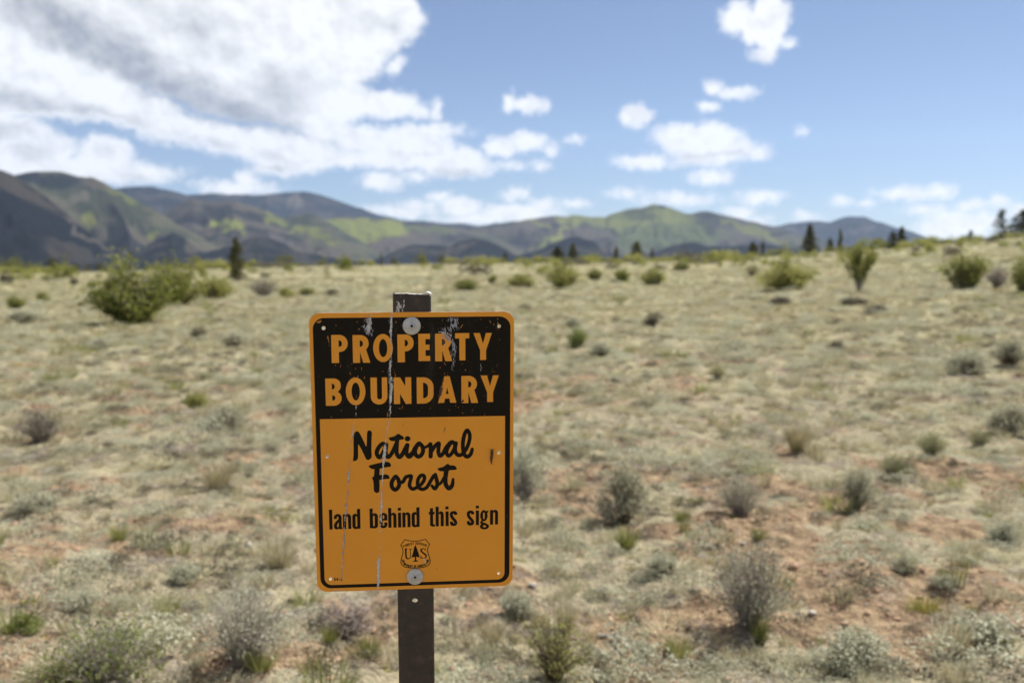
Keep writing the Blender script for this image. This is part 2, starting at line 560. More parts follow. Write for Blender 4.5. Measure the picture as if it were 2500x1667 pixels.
make_ground()


def on_ground(px, py):
    """where the sight line through (px, py) of the photograph meets the ground"""
    d = ray(px, py)
    s = np.geomspace(1.5, 300, 4000)
    P = np.array([0, 0, CAM_Z])[None] + s[:, None] * d[None]
    g = ground_z(P[:, 0], P[:, 1], False)
    k = np.argmax(P[:, 2] < g)
    if P[k, 2] >= g[k]: k = np.argmin(np.abs(s - 220))
    return P[k, 0], P[k, 1], float(ground_z(P[k, 0], P[k, 1]))


# ------------------------------------------------------------------ mountains
def mountain_mat():
    T = new_mat('mountain_cover')
    at = T.node('ShaderNodeAttribute', attribute_name='cover')
    tc = T.node('ShaderNodeTexCoord').outputs['Object']
    n = T.noise(tc, 0.02, 5, 0.6)
    c = T.mix(T.m('MULTIPLY', T.m('SUBTRACT', n, 0.35), 1.2, clamp=True), T.vm('SCALE', at.outputs['Color']), at.outputs['Color'])
    c.node.inputs[6].links[0].from_node.inputs['Scale'].default_value = 0.6
    b = T.node('ShaderNodeBsdfPrincipled', inp={'Base Color': c, 'Roughness': 0.95})
    b.inputs['Specular IOR Level'].default_value = 0.0
    T.l.new(b.outputs[0], T.out.inputs[0])
    return T.mat


MM = mountain_mat()
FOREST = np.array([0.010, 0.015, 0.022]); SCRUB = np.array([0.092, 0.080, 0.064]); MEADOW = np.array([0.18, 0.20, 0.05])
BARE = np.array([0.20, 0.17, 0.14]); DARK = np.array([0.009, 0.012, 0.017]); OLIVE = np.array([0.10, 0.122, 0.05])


def mountain(pts, dist, width, base, patches, seed, spur=0.28, wav=1.0):
    """pts: skyline in photograph pixels; patches: (px, py, rx, ry, rotation in degrees, colour, strength)"""
    pts = np.array(pts, float)
    x0, x1 = pts[0, 0], pts[-1, 0]
    cols = int((x1 - x0) / 4)
    px = np.linspace(x0, x1, cols)
    py = np.interp(px, pts[:, 0], pts[:, 1])
    k = np.exp(-np.linspace(-2, 2, 7) ** 2); k /= k.sum()
    py = np.convolve(np.pad(py, 3, mode='edge'), k, 'valid')
    py = py + (fbm(px / 22 + seed, px * 0 + seed, 3) - 0.5) * 5
    dirs = np.array([ray(a, b) for a, b in zip(px, py)])
    hor = np.hypot(dirs[:, 0], dirs[:, 1])
    zc = CAM_Z + dirs[:, 2] / hor * dist
    ux, uy = dirs[:, 0] / hor, dirs[:, 1] / hor
    zb = -110.0
    rows = 90
    t = np.concatenate([np.linspace(0, 1, rows), 1 + np.linspace(0.03, 0.8, 16)])
    Tt, I = np.meshgrid(t, np.arange(cols), indexing='ij')
    lat = px[I] * dist / F / 420.0 / wav
    tf = np.minimum(Tt, 1)
    # spurs and gullies run down the slope, bending sideways
    bend = (fbm(lat * 0.6 + seed, tf * 1.2 + seed, 2) - 0.5) * 1.6
    n1 = 1 - np.abs(2 * fbm(lat * 1.0 + bend + seed * 3, tf * 1.5 + seed, 2) - 1)
    n2 = 1 - np.abs(2 * fbm(lat * 3.1 + bend * 3 + seed * 5, tf * 6.0 + seed, 3) - 1)
    prof = np.where(Tt <= 1, tf ** 1.25, 1 - (Tt - 1) * 0.9)
    amp = np.sin(np.pi * np.clip(Tt, 0, 1)) ** 0.8
    n3 = fbm(lat * 8 + seed + tf * 3, tf * 26 + seed, 3)
    prof = prof - amp * spur * (1 - n1) * 1.7 - amp * spur * 0.6 * (1 - n2) + amp * (n3 - .5) * .07
    Z = np.maximum(zb + (zc[I] - zb) * prof, zb)
    Rr = dist - (1 - Tt) * width + (fbm(lat * 0.8, lat * 0 + seed, 2) - .5) * width * 0.25
    # keep the crest on the skyline of the photograph
    Z = CAM_Z + (Z - CAM_Z) * np.where(Tt >= 0.98, Rr / dist, 1.0)
    X = ux[I] * Rr; Y = uy[I] * Rr
    V = np.stack([X, Y, Z], -1).reshape(-1, 3)
    nr = len(t)
    i = np.arange(nr - 1)[:, None] * cols; j = np.arange(cols - 1)[None, :]
    q = np.stack([i + j, i + j + 1, i + cols + j + 1, i + cols + j], -1).reshape(-1, 4)
    me = mesh_from('mountain', V, q, MM, True)
    # cover: forest, scrub and meadow colours, plus the near mountain's painted cloud shadow
    rel = V - np.array([0, 0, CAM_Z])
    dep = rel @ FWD
    sx = PW / 2 + F * (rel @ RGT) / dep
    sy = PH / 2 + F * (rel @ DWN) / dep
    c = np.broadcast_to(base, (len(V), 3)).copy()
    mott = fbm(V[:, 0] / 170 + seed, (V[:, 1] + V[:, 2] * 2) / 170, 5, .6)
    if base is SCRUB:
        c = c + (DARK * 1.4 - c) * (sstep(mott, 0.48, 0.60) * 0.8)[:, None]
        ol = fbm(V[:, 0] / 420 + seed * 2, V[:, 1] / 420, 3)
        c = c + (OLIVE - c) * (sstep(ol, 0.50, 0.64) * 0.28)[:, None]
    else:
        c = c + (SCRUB - c) * (sstep(mott, 0.50, 0.66) * 0.5)[:, None]
    wx = (fbm(sx / 26 + seed, sy / 26, 3) - 0.5) * 60
    wy = (fbm(sx / 26 + 50, sy / 26 + seed, 3) - 0.5) * 34
    for (cx, cy, rx, ry, rot, colr, st) in patches:
        a = math.radians(rot)
        dx = sx + wx - cx; dy = sy + wy - cy
        u = (dx * math.cos(a) + dy * math.sin(a)) / rx
        v = (-dx * math.sin(a) + dy * math.cos(a)) / ry
        w = sstep(np.hypot(u, v), 1.15, 0.75) * st
        c = c + (colr - c) * w[:, None]
    att = me.color_attributes.new('cover', 'FLOAT_COLOR', 'POINT')
    att.data.foreach_set('color', np.concatenate([c, np.ones((len(c), 1))], 1).ravel())
    return link('mountain', me, kind='structure')


# G, D, C far blue ridges
mountain([(1800, 585), (1860, 560), (1896, 552), (1925, 545), (1975, 539), (2026, 543), (2055, 532), (2084, 528), (2113, 530), (2149, 543), (2192, 556), (2228, 566), (2264, 579), (2300, 592), (2337, 606), (2450, 635), (2700, 660)],
         10500, 2600, FOREST, [(2105, 560, 22, 8, -20, BARE, .35), (1900, 575, 60, 9, 8, MEADOW, .4), (1950, 560, 40, 8, 5, SCRUB, .5)], 4.1)
mountain([(330, 500), (420, 480), (478, 474), (528, 472), (574, 475), (620, 476), (666, 474), (700, 469), (746, 468), (773, 474), (804, 483), (842, 497), (880, 508), (927, 526), (984, 538), (1034, 540), (1080, 546), (1118, 545), (1141, 547), (1168, 551), (1260, 575)],
         9500, 2800, FOREST, [(722, 492, 14, 12, 0, BARE, .6), (760, 520, 60, 14, 20, SCRUB, .5)], 9.7)
mountain([(200, 500), (250, 470), (291, 458), (344, 454), (383, 458), (413, 466), (448, 474), (500, 486), (560, 505), (640, 540)],
         8200, 2200, FOREST, [], 14.2)
# F, the green range right of the middle
mountain([(1020, 600), (1075, 580), (1118, 562), (1141, 555), (1179, 551), (1213, 545), (1263, 540), (1294, 536), (1328, 529), (1359, 527), (1386, 530), (1401, 525), (1424, 527), (1447, 530), (1478, 531), (1493, 522), (1520, 513), (1546, 508), (1569, 508), (1596, 498), (1623, 503), (1646, 511), (1673, 522), (1688, 522), (1707, 517), (1730, 516), (1750, 521), (1787, 530), (1823, 538), (1852, 545), (1896, 554), (1950, 572), (2030, 592), (2120, 612), (2250, 640)],
         7200, 2300, SCRUB, [(1600, 545, 160, 40, 8, MEADOW, .85), (1640, 575, 150, 30, 0, OLIVE, .9), (1610, 505, 50, 10, 8, MEADOW, .9), (1590, 590, 90, 24, 0, OLIVE, .8),
                             (1345, 590, 70, 9, -38, MEADOW, .9), (1410, 535, 50, 12, 10, MEADOW, .8), (1300, 543, 40, 8, 5, MEADOW, .6), (1250, 560, 70, 16, 0, SCRUB, .9),
                             (1830, 560, 90, 10, 22, MEADOW, .7), (1740, 545, 30, 30, 30, DARK, .6), (1555, 522, 50, 12, 8, DARK, .55), (1190, 580, 70, 10, 5, OLIVE, .7), (1280, 590, 60, 12, 15, DARK, .4)], 2.3, spur=.30)
# green meadow slope in the middle left and the hills in front of the blue ridge
mountain([(700, 575), (745, 552), (790, 538), (830, 531), (880, 531), (950, 535), (1000, 545), (1080, 552), (1110, 556), (1160, 566), (1230, 590), (1300, 620)],
         6600, 1900, SCRUB, [(900, 556, 115, 24, 4, MEADOW, 1.0), (905, 580, 50, 14, 0, MEADOW, .8), (1060, 560, 70, 10, 4, OLIVE, .8), (1030, 590, 60, 20, 0, SCRUB, .9), (830, 600, 60, 16, 20, DARK, .8)], 6.6, spur=.2)
mountain([(280, 590), (330, 560), (400, 520), (440, 497), (470, 485), (500, 492), (560, 490), (600, 500), (650, 515), (690, 535), (720, 527), (755, 520), (790, 535), (830, 560), (880, 590), (930, 620), (980, 640)],
         5600, 1700, SCRUB, [(560, 553, 48, 14, 0, MEADOW, 1.0), (670, 535, 26, 9, 25, MEADOW, .6), (775, 575, 60, 11, 22, MEADOW, .85), (640, 500, 60, 8, 6, BARE, .35), (480, 530, 40, 14, -20, DARK, .6), (640, 575, 46, 12, 20, DARK, .4), (700, 585, 40, 10, 30, BARE, .35)], 12.9, spur=.34)
# B, brown range on the left
mountain([(-500, 470), (-200, 450), (0, 430), (42, 426), (69, 420), (134, 419), (161, 422), (191, 432), (222, 433), (245, 441), (268, 455), (298, 472), (344, 495), (367, 506), (395, 522), (430, 545), (480, 575), (540, 605), (640, 640)],
         4700, 1700, SCRUB, [(110, 440, 90, 20, 5, FOREST, .9), (295, 478, 50, 9, 25, MEADOW, .5), (215, 535, 26, 12, -12, MEADOW, .85), (370, 575, 16, 8, 0, MEADOW, .7), (270, 605, 40, 8, 0, MEADOW, .7), (200, 485, 20, 16, 0, BARE, .35), (300, 530, 50, 12, 25, DARK, .3), (160, 510, 50, 10, 20, DARK, .3)], 21.4, spur=.34)
# dark foothills
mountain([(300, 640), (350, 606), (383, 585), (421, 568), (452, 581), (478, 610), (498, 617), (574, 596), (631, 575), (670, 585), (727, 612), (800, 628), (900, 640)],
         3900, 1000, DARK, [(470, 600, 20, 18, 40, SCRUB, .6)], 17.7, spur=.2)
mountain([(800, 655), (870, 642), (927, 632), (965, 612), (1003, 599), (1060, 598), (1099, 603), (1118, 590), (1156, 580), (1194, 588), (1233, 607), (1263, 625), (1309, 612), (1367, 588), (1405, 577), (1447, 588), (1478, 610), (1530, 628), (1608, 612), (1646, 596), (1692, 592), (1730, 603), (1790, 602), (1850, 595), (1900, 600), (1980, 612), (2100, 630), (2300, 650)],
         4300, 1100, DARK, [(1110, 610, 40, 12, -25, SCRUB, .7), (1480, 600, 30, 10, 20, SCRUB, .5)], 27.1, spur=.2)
# A, the near mountain on the left; cloud shadow painted into its dark base
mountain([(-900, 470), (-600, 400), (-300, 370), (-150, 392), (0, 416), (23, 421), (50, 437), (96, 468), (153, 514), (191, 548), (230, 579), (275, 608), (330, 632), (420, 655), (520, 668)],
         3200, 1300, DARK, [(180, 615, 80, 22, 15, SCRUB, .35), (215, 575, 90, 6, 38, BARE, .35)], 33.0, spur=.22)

# ------------------------------------------------------------------ plants
def shrub_parts(kind, seed):
    """returns (stems mesh, foliage mesh); unit height 1, unit width 1"""
    r = np.random.default_rng(seed)
    st, fo = Geo(), Geo()
    P = dict(willow=dict(n=40, spread=.50, leaf=.026, per=130, base=.12, low=.10, stem=.010),
             vase=dict(n=20, spread=.42, leaf=.034, per=130, base=.04, low=.30, stem=.014),
             round=dict(n=34, spread=.48, leaf=.035, per=90, base=.20, low=.05, stem=.010),
             sage=dict(n=42, spread=.46, leaf=.028, per=60, base=.08, low=.45, stem=.013),
             twiggy=dict(n=120, spread=.55, leaf=.022, per=12, base=.08, low=.35, stem=.0055),
             fan=dict(n=64, spread=.50, leaf=.026, per=46, base=.07, low=.62, stem=.011),
             mound=dict(n=44, spread=.50, leaf=.028, per=90, base=.25, low=.25, stem=.012))[kind]
    for i in range(P['n']):
        a = r.uniform(0, 2 * np.pi)
        out = P['spread'] * math.sqrt(r.uniform(0, 1))
        hgt = (1 - (out / (P['spread'] * 1.15)) ** 2 * (0.75 if kind != 'vase' else 0.2)) * r.uniform(0.75, 1.0)
        if kind == 'willow': hgt *= .72 + .28 * math.sin(a * 3 + seed) * r.uniform(.4, 1.2)
        if kind in ('round', 'mound', 'sage', 'fan'): hgt = math.sqrt(max(0.05, 1 - (out / .52) ** 2)) * r.uniform(.85, 1)
        b0 = np.array([math.cos(a) * P['base'] * out * 2, math.sin(a) * P['base'] * out * 2, 0])
        tip = np.array([math.cos(a) * out, math.sin(a) * out, hgt])
        s = np.linspace(0, 1, 6)[:, None]
        pts = b0 * (1 - s) + tip * s
        pts[:, :2] = b0[:2] * (1 - s) + tip[:2] * (s ** 1.4)
        pts[1:] += r.normal(size=(5, 3)) * 0.015
        st.tube(pts, P['stem'] * np.linspace(1, .25, 6), 4)
        for b in range(3 if kind != 'twiggy' else 5):
            u = r.uniform(.35, .9)
            k = int(u * 5)
            p0 = pts[k]
            p1 = p0 + np.array([r.normal() * .09, r.normal() * .09, r.uniform(.05, .18)])
            st.tube(np.array([p0, (p0 + p1) / 2 + r.normal(size=3) * .01, p1]), [P['stem'] * .5, P['stem'] * .35, P['stem'] * .15], 3)
        m = P['per']
        u = P['low'] + (1 - P['low']) * r.uniform(0, 1, m) ** 0.7
        c = np.stack([np.interp(u * 5, range(6), pts[:, q]) for q in range(3)], 1)
        c += r.normal(size=(m, 3)) * (0.045 if kind != 'vase' else .03) * (0.5 + u[:, None])
        c[:, 2] = np.abs(c[:, 2])
        fo.cards(c, P['leaf'] * r.uniform(.6, 1.3, m), r, 0.45, up=.5)
    return st, fo


_shrub_cache = {}
def plant(name, kind, leafmat, twigmat, seed, x, y, z, w, h, label, category, group=None, rot=None):
    key = (kind, leafmat, twigmat, seed)
    if key not in _shrub_cache:
        st, fo = shrub_parts(kind, seed)
        _shrub_cache[key] = (st.mesh('stems', M[twigmat]), fo.mesh('foliage', M[leafmat]))
    ms, mf = _shrub_cache[key]
    e = link(name, None, loc=(x, y, z - 0.01), label=label, category=category)
    if group: e['group'] = group
    e.empty_display_size = .1
    e.rotation_euler = (0, 0, random.uniform(0, 6.28) if rot is None else rot)
    e.scale = (w, w, h * (1.3 if kind == 'willow' else 1.08))
    link('stems', ms, e)
    link('foliage', mf, e)
    return e


def grass_parts(seed, n=260, lean=.5):
    r = np.random.default_rng(seed)
    g = Geo()
    a = r.uniform(0, 2 * np.pi, n); rb = .13 * np.sqrt(r.uniform(0, 1, n))
    base = np.stack([np.cos(a) * rb, np.sin(a) * rb, np.zeros(n)], 1)
    o = lean * r.uniform(.1, 1, n); h = r.uniform(.45, 1, n) * (1 - .3 * o)
    tip = base + np.stack([np.cos(a) * o, np.sin(a) * o, h], 1) + r.normal(size=(n, 3)) * .04
    tip[:, 2] = np.abs(tip[:, 2])
    g.blades(base, tip, .010, r)
    return g


_gc = {}
def grass_plant(x, y, z, w, h, mat, label, group, seed=1, name='grass_tuft'):
    key = (mat, seed)
    if key not in _gc: _gc[key] = grass_parts(seed).mesh('grass_tuft', M[mat])
    o = link(name, _gc[key], loc=(x, y, z - .01), label=label, category='grass tuft', group=group)
    o.scale = (w, w, h)
    o.rotation_euler = (0, 0, random.uniform(0, 6.28))
    return o


def size_at(x, y, wpx, hpx):
    d = math.hypot(x, y) * math.cos(math.atan2(x, y))
    return wpx * DK / F * d, hpx * DK / F * d


# name, kind, leaf material, twig material, seed, x, base y, width, height (2352-px notes), label, category, group
PL = [
 ('willow_bush', 'willow', 'willow', 'twig', 1, 298, 744, 222, 142, 'largest green willow bush, left of the sign, wide and leafy', 'bush', 'green willow bushes'),
 ('willow_bush', 'willow', 'willow', 'twig', 2, 404, 704, 140, 124, 'tall green willow bush right behind the largest one', 'bush', 'green willow bushes'),
 ('willow_bush', 'round', 'willow_light', 'twig', 3, 492, 688, 90, 56, 'low pale green bush to the right of the large willows', 'bush', 'green willow bushes'),
 ('willow_bush', 'twiggy', 'sage_dark', 'twig', 4, 605, 682, 74, 46, 'grey upright twiggy bush between willows and the slim dark tree', 'bush', 'grey brush on the plain'),
 ('low_shrub', 'mound', 'willow_light', 'twig', 5, 657, 684, 48, 24, 'low yellow-green shrub just right of the grey twiggy bush', 'shrub', 'low green shrubs'),
 ('low_shrub', 'mound', 'willow', 'twig', 6, 706, 680, 44, 20, 'flat green shrub above the top left corner of the sign', 'shrub', 'low green shrubs'),
 ('low_shrub', 'mound', 'sage_dark', 'twig', 7, 762, 680, 36, 18, 'small dark shrub between sign top and flat green shrub', 'shrub', 'low green shrubs'),
 ('low_shrub', 'round', 'willow', 'twig', 5, 97, 697, 44, 26, 'rounded green shrub between left edge and large willow', 'shrub', 'low green shrubs'),
 ('low_shrub', 'willow', 'willow', 'twig', 6, 36, 710, 46, 36, 'ragged green shrub near the left edge of the field', 'shrub', 'low green shrubs'),
 ('low_shrub', 'mound', 'sage_dark', 'twig', 3, 15, 652, 38, 24, 'dark shrub at the far left under the dark mountain', 'shrub', 'low green shrubs'),
 ('low_shrub', 'round', 'sage_dark', 'twig', 7, 170, 655, 22, 18, 'tiny dark shrub far off, left of the large willow top', 'shrub', 'low green shrubs'),
 ('low_shrub', 'mound', 'willow', 'twig', 8, 212, 662, 26, 18, 'tiny green shrub touching the large willow on its left', 'shrub', 'low green shrubs'),
 ('sagebrush', 'sage', 'sage', 'twig_brown', 21, 540, 798, 92, 36, 'wide grey-green sagebrush halfway between willow and sign', 'shrub', 'sagebrush clumps'),
 ('sagebrush', 'mound', 'sage_dark', 'twig_brown', 22, 458, 774, 44, 24, 'small dark sagebrush below right of the large willow', 'shrub', 'sagebrush clumps'),
 ('sagebrush', 'mound', 'sage', 'twig_brown', 23, 236, 802, 66, 30, 'low bluish sagebrush in the grass below the large willow', 'shrub', 'sagebrush clumps'),
 ('sagebrush', 'mound', 'sage', 'twig_brown', 24, 60, 740, 90, 32, 'wide grey sagebrush mat at left below the ragged green shrub', 'shrub', 'sagebrush clumps'),
 ('sagebrush', 'fan', 'sage', 'twig_brown', 25, 515, 985, 130, 62, 'broad silvery sagebrush at left, level with the words on the sign', 'shrub', 'sagebrush clumps'),
 ('low_shrub', 'willow', 'willow_light', 'twig', 9, 452, 940, 62, 48, 'yellow-green shrub behind the broad silvery sagebrush', 'shrub', 'low green shrubs'),
 ('dry_brush', 'twiggy', 'sage_dark', 'twig', 31, 95, 1010, 120, 90, 'grey twiggy brush near left edge at mid height', 'shrub', 'dry grey brush'),
 ('low_shrub', 'mound', 'willow', 'twig', 10, 1072, 668, 80, 26, 'flat dark green shrub above right of the post top', 'shrub', 'low green shrubs'),
 ('low_shrub', 'round', 'willow', 'twig', 11, 1131, 652, 26, 22, 'small round green shrub right of the flat dark one', 'shrub', 'low green shrubs'),
 ('low_shrub', 'mound', 'willow_light', 'twig', 12, 1200, 662, 76, 34, 'spreading yellow-green shrub left of the broad domed one', 'shrub', 'low green shrubs'),
 ('low_shrub', 'round', 'willow_light', 'twig', 13, 1290, 662, 96, 54, 'broad domed yellow-green shrub under the paired dark trees', 'shrub', 'low green shrubs'),
 ('low_shrub', 'round', 'willow', 'twig', 14, 1366, 643, 42, 26, 'small green shrub right of the broad domed shrub', 'shrub', 'low green shrubs'),
 ('low_shrub', 'round', 'willow', 'twig', 15, 1429, 648, 48, 32, 'neat round green shrub, first of two in the middle distance', 'shrub', 'low green shrubs'),
 ('low_shrub', 'round', 'willow_light', 'twig', 16, 1500, 656, 62, 40, 'neat round yellow-green shrub, second of two in middle distance', 'shrub', 'low green shrubs'),
 ('low_shrub', 'mound', 'willow', 'twig', 17, 1566, 622, 44, 22, 'low green shrub in front of a small dark tree on the horizon', 'shrub', 'low green shrubs'),
 ('willow_bush', 'willow', 'willow_light', 'twig', 18, 1815, 666, 145, 84, 'wide yellow-green willow bush on the right side of the plain', 'bush', 'green willow bushes'),
 ('willow_bush', 'vase', 'willow', 'twig', 19, 1972, 672, 84, 108, 'tall vase-shaped willow bush leaning right, on the rising slope', 'bush', 'green willow bushes'),
 ('willow_bush', 'round', 'willow', 'twig', 20, 2215, 664, 130, 76, 'dense dark green willow bush on the right slope', 'bush', 'green willow bushes'),
 ('willow_bush', 'twiggy', 'twig', 'twig', 5, 2290, 664, 60, 60, 'bare grey bush right against the dense dark green willow', 'bush', 'dry grey brush'),
 ('willow_bush', 'round', 'willow', 'twig', 2, 2352, 672, 70, 84, 'green willow bush cut by the right edge of the photo', 'bush', 'green willow bushes'),
 ('low_shrub', 'twiggy', 'willow_light', 'twig', 26, 1728, 634, 40, 32, 'thin green shrub left behind the wide yellow-green willow', 'shrub', 'low green shrubs'),
 ('dry_brush', 'mound', 'sage_dark', 'twig_brown', 32, 1792, 700, 60, 20, 'dark flat brush directly below the wide yellow-green willow', 'shrub', 'dry grey brush'),
 ('dry_brush', 'mound', 'sage_dark', 'twig_brown', 33, 1960, 700, 70, 18, 'dark flat brush at the foot of the vase-shaped willow', 'shrub', 'dry grey brush'),
 ('sagebrush', 'mound', 'sage_dark', 'twig_brown', 34, 2012, 722, 56, 26, 'dark grey sagebrush below right of the vase-shaped willow', 'shrub', 'sagebrush clumps'),
 ('sagebrush', 'mound', 'sage_dark', 'twig_brown', 35, 1495, 750, 42, 24, 'small dark sagebrush in the middle of the plain', 'shrub', 'sagebrush clumps'),
 ('sagebrush', 'mound', 'sage', 'twig_brown', 36, 1318, 756, 44, 28, 'small grey sagebrush upper right of the sign', 'shrub', 'sagebrush clumps'),
 ('low_shrub', 'round', 'bright_leaf', 'twig', 37, 1324, 800, 52, 44, 'bright green shrub right of the word PROPERTY', 'shrub', 'low green shrubs'),
 ('sagebrush', 'sage', 'sage', 'twig_brown', 38, 1378, 818, 66, 40, 'grey sagebrush right beside the bright green shrub', 'shrub', 'sagebrush clumps'),
 ('sagebrush', 'mound', 'sage', 'twig_brown', 39, 1690, 806, 58, 30, 'grey sagebrush alone right of centre', 'shrub', 'sagebrush clumps'),
 ('sagebrush', 'sage', 'sage_dark', 'twig_brown', 40, 1922, 810, 56, 34, 'dark sagebrush on the right slope with a brown foot', 'shrub', 'sagebrush clumps'),
 ('low_shrub', 'twiggy', 'willow_light', 'twig', 41, 1648, 868, 46, 36, 'small green-brown shrub in the right middle field', 'shrub', 'low green shrubs'),
 ('sagebrush', 'fan', 'sage', 'twig_brown', 42, 2222, 856, 120, 54, 'large grey sagebrush mass near right edge', 'shrub', 'sagebrush clumps'),
 ('sagebrush', 'fan', 'sage', 'twig_brown', 43, 2318, 842, 96, 62, 'silvery sagebrush at the right edge behind the grey mass', 'shrub', 'sagebrush clumps'),
 ('sagebrush', 'fan', 'sage', 'twig_brown', 44, 2320, 1000, 110, 80, 'silvery sagebrush at the right edge, mid field', 'shrub', 'sagebrush clumps'),
 ('sagebrush', 'fan', 'sage', 'twig', 45, 1205, 1150, 110, 130, 'tall silvery sagebrush touching the right side of the sign', 'shrub', 'sagebrush clumps'),
 ('sagebrush', 'fan', 'sage', 'twig_brown', 46, 1432, 1204, 138, 138, 'upright sagebrush with dark stems, right of land behind this sign', 'shrub', 'sagebrush clumps'),
 ('dry_brush', 'twiggy', 'sage', 'twig', 47, 1700, 1186, 120, 112, 'grey twiggy brush with a dark heart, right of the upright sagebrush', 'shrub', 'dry grey brush'),
 ('sagebrush', 'fan', 'sage', 'twig', 48, 1966, 1172, 86, 100, 'grey-green sagebrush standing alone in the right field', 'shrub', 'sagebrush clumps'),
 ('dry_brush', 'twiggy', 'bright_leaf', 'twig', 49, 2060, 1092, 90, 66, 'dark leafy brush up slope from the lone sagebrush', 'shrub', 'dry grey brush'),
 ('low_shrub', 'twiggy', 'bright_leaf', 'twig', 50, 2138, 1050, 76, 66, 'bright green leafy shrub in the right field', 'shrub', 'low green shrubs'),
 ('low_shrub', 'twiggy', 'bright_leaf', 'twig', 51, 2250, 1030, 60, 46, 'small bright green shrub near right edge', 'shrub', 'low green shrubs'),
 ('dry_brush', 'twiggy', 'sage', 'twig', 52, 1720, 1446, 230, 225, 'big loose brush with grey twigs and green stalks, lower right', 'shrub', 'dry grey brush'),
 ('leafy_shrub', 'twiggy', 'bright_leaf', 'twig', 53, 250, 1590, 280, 190, 'large twiggy shrub with bright green leaves in the lower left corner', 'shrub', 'dry grey brush'),
 ('leafy_shrub', 'twiggy', 'bright_leaf', 'twig_brown', 54, 130, 1620, 220, 120, 'leafy brown shrub cut by the bottom edge at far left', 'shrub', 'dry grey brush'),
 ('dry_brush', 'twiggy', 'sage', 'twig', 55, 560, 1540, 210, 220, 'wide grey twiggy brush with green foot, lower left of post', 'shrub', 'dry grey brush'),
 ('dry_brush', 'twiggy', 'twig', 'twig_brown', 56, 800, 1440, 170, 90, 'dark matted dead brush under the left corner of the sign', 'shrub', 'dry grey brush'),
 ('low_shrub', 'round', 'bright_leaf', 'twig_brown', 57, 56, 1450, 90, 56, 'round green shrub near the left edge above the corner', 'shrub', 'low green shrubs'),
 ('dry_brush', 'twiggy', 'willow_light', 'twig_brown', 58, 1270, 1568, 180, 170, 'dead brown brush right of the post at the bottom', 'shrub', 'dry grey brush'),
 ('sagebrush', 'mound', 'sage', 'twig_brown', 59, 1190, 1400, 100, 64, 'low silvery sagebrush below the lower right corner of the sign', 'shrub', 'sagebrush clumps'),
 ('sagebrush', 'mound', 'sage', 'twig', 60, 1480, 1500, 70, 40, 'small green-grey sagebrush beside the dead branch', 'shrub', 'sagebrush clumps'),
 ('sagebrush', 'mound', 'sage', 'twig', 61, 1960, 1540, 200, 110, 'pale mounded sagebrush at the bottom right', 'shrub', 'sagebrush clumps'),
 ('sagebrush', 'mound', 'sage', 'twig', 62, 2270, 1470, 110, 60, 'pale sagebrush at lower right beneath the yellow tuft', 'shrub', 'sagebrush clumps'),
 ('sagebrush', 'mound', 'sage', 'twig_brown', 63, 2170, 1350, 80, 34, 'small sagebrush behind the yellow-green tuft', 'shrub', 'sagebrush clumps'),
 ('sagebrush', 'mound', 'sage', 'twig_brown', 64, 2070, 1310, 70, 36, 'small bluish sagebrush left behind the yellow-green tuft', 'shrub', 'sagebrush clumps'),
 ('sagebrush', 'mound', 'sage', 'twig_brown', 65, 1520, 1330, 90, 46, 'small flat sagebrush on red soil right of the sign foot', 'shrub', 'sagebrush clumps'),
 ('sagebrush', 'mound', 'sage', 'twig_brown', 66, 2310, 1240, 90, 50, 'grey-green sagebrush at right edge in the lower field', 'shrub', 'sagebrush clumps'),
 ('sagebrush', 'sage', 'sage', 'twig_brown', 67, 190, 1400, 110, 50, 'low silvery sagebrush in the lower left field', 'shrub', 'sagebrush clumps'),
 ('sagebrush', 'mound', 'sage', 'twig_brown', 68, 420, 1330, 90, 44, 'small silvery sagebrush above the wide grey brush', 'shrub', 'sagebrush clumps'),
 ('sagebrush', 'mound', 'sage', 'twig_brown', 69, 80, 1180, 120, 50, 'silvery mat of sagebrush at left edge, lower half', 'shrub', 'sagebrush clumps'),
]
for k, (nm, kd, lm, tm, sdd, cx, by, w, h, lab, cat, grp) in enumerate(PL):
    x, y, z = on_ground(cx * DK, by * DK)
    ww, hh = size_at(x, y, w * 1.05, h)
    plant(nm, kd, lm, tm, sdd, x, y, z, ww, hh, lab, cat, grp)

GT = [(1832, 1036, 110, 90, 'straw', 'tall pale green grass tuft in the right field beside the lone sagebrush'),
      (2126, 1396, 100, 62, 'yellow_mat', 'dense yellow-green tuft on red soil, lower right'),
      (1568, 1196, 54, 34, 'green_grass', 'small bright green tuft right of the upright sagebrush'),
      (1440, 1262, 90, 70, 'green_grass', 'loose pale green tuft in front of the upright sagebrush'),
      (1586, 1240, 60, 40, 'yellow_mat', 'small pale tuft below the small bright green one'),
      (1130, 1480, 110, 80, 'straw', 'straw-coloured tuft right of the post under the sign'),
      (850, 1500, 80, 70, 'green_grass', 'green tuft left of the post under the sign'),
      (758, 1470, 70, 60, 'green_grass', 'pale green tuft below the lower left corner of the sign'),
      (600, 1552, 110, 80, 'green_grass', 'green-yellow grass clump growing in the wide grey brush'),
      (640, 1300, 120, 110, 'straw', 'tall straw tuft left of the sign'),
      (500, 1120, 110, 90, 'straw', 'pale straw tuft in the left field'),
      (275, 1250, 80, 60, 'green_grass', 'green tuft beside bare soil in the left field'),
      (1740, 1240, 60, 50, 'green_grass', 'green tuft under the grey twiggy brush'),
      (1560, 1500, 100, 70, 'green_grass', 'yellowish green tuft right of the dead branch'),
      (1300, 1440, 90, 120, 'straw', 'thin brown-green tuft between sign and dead branch'),
      (1745, 1480, 70, 100, 'green_grass', 'green stalks at the foot of the big loose brush')]
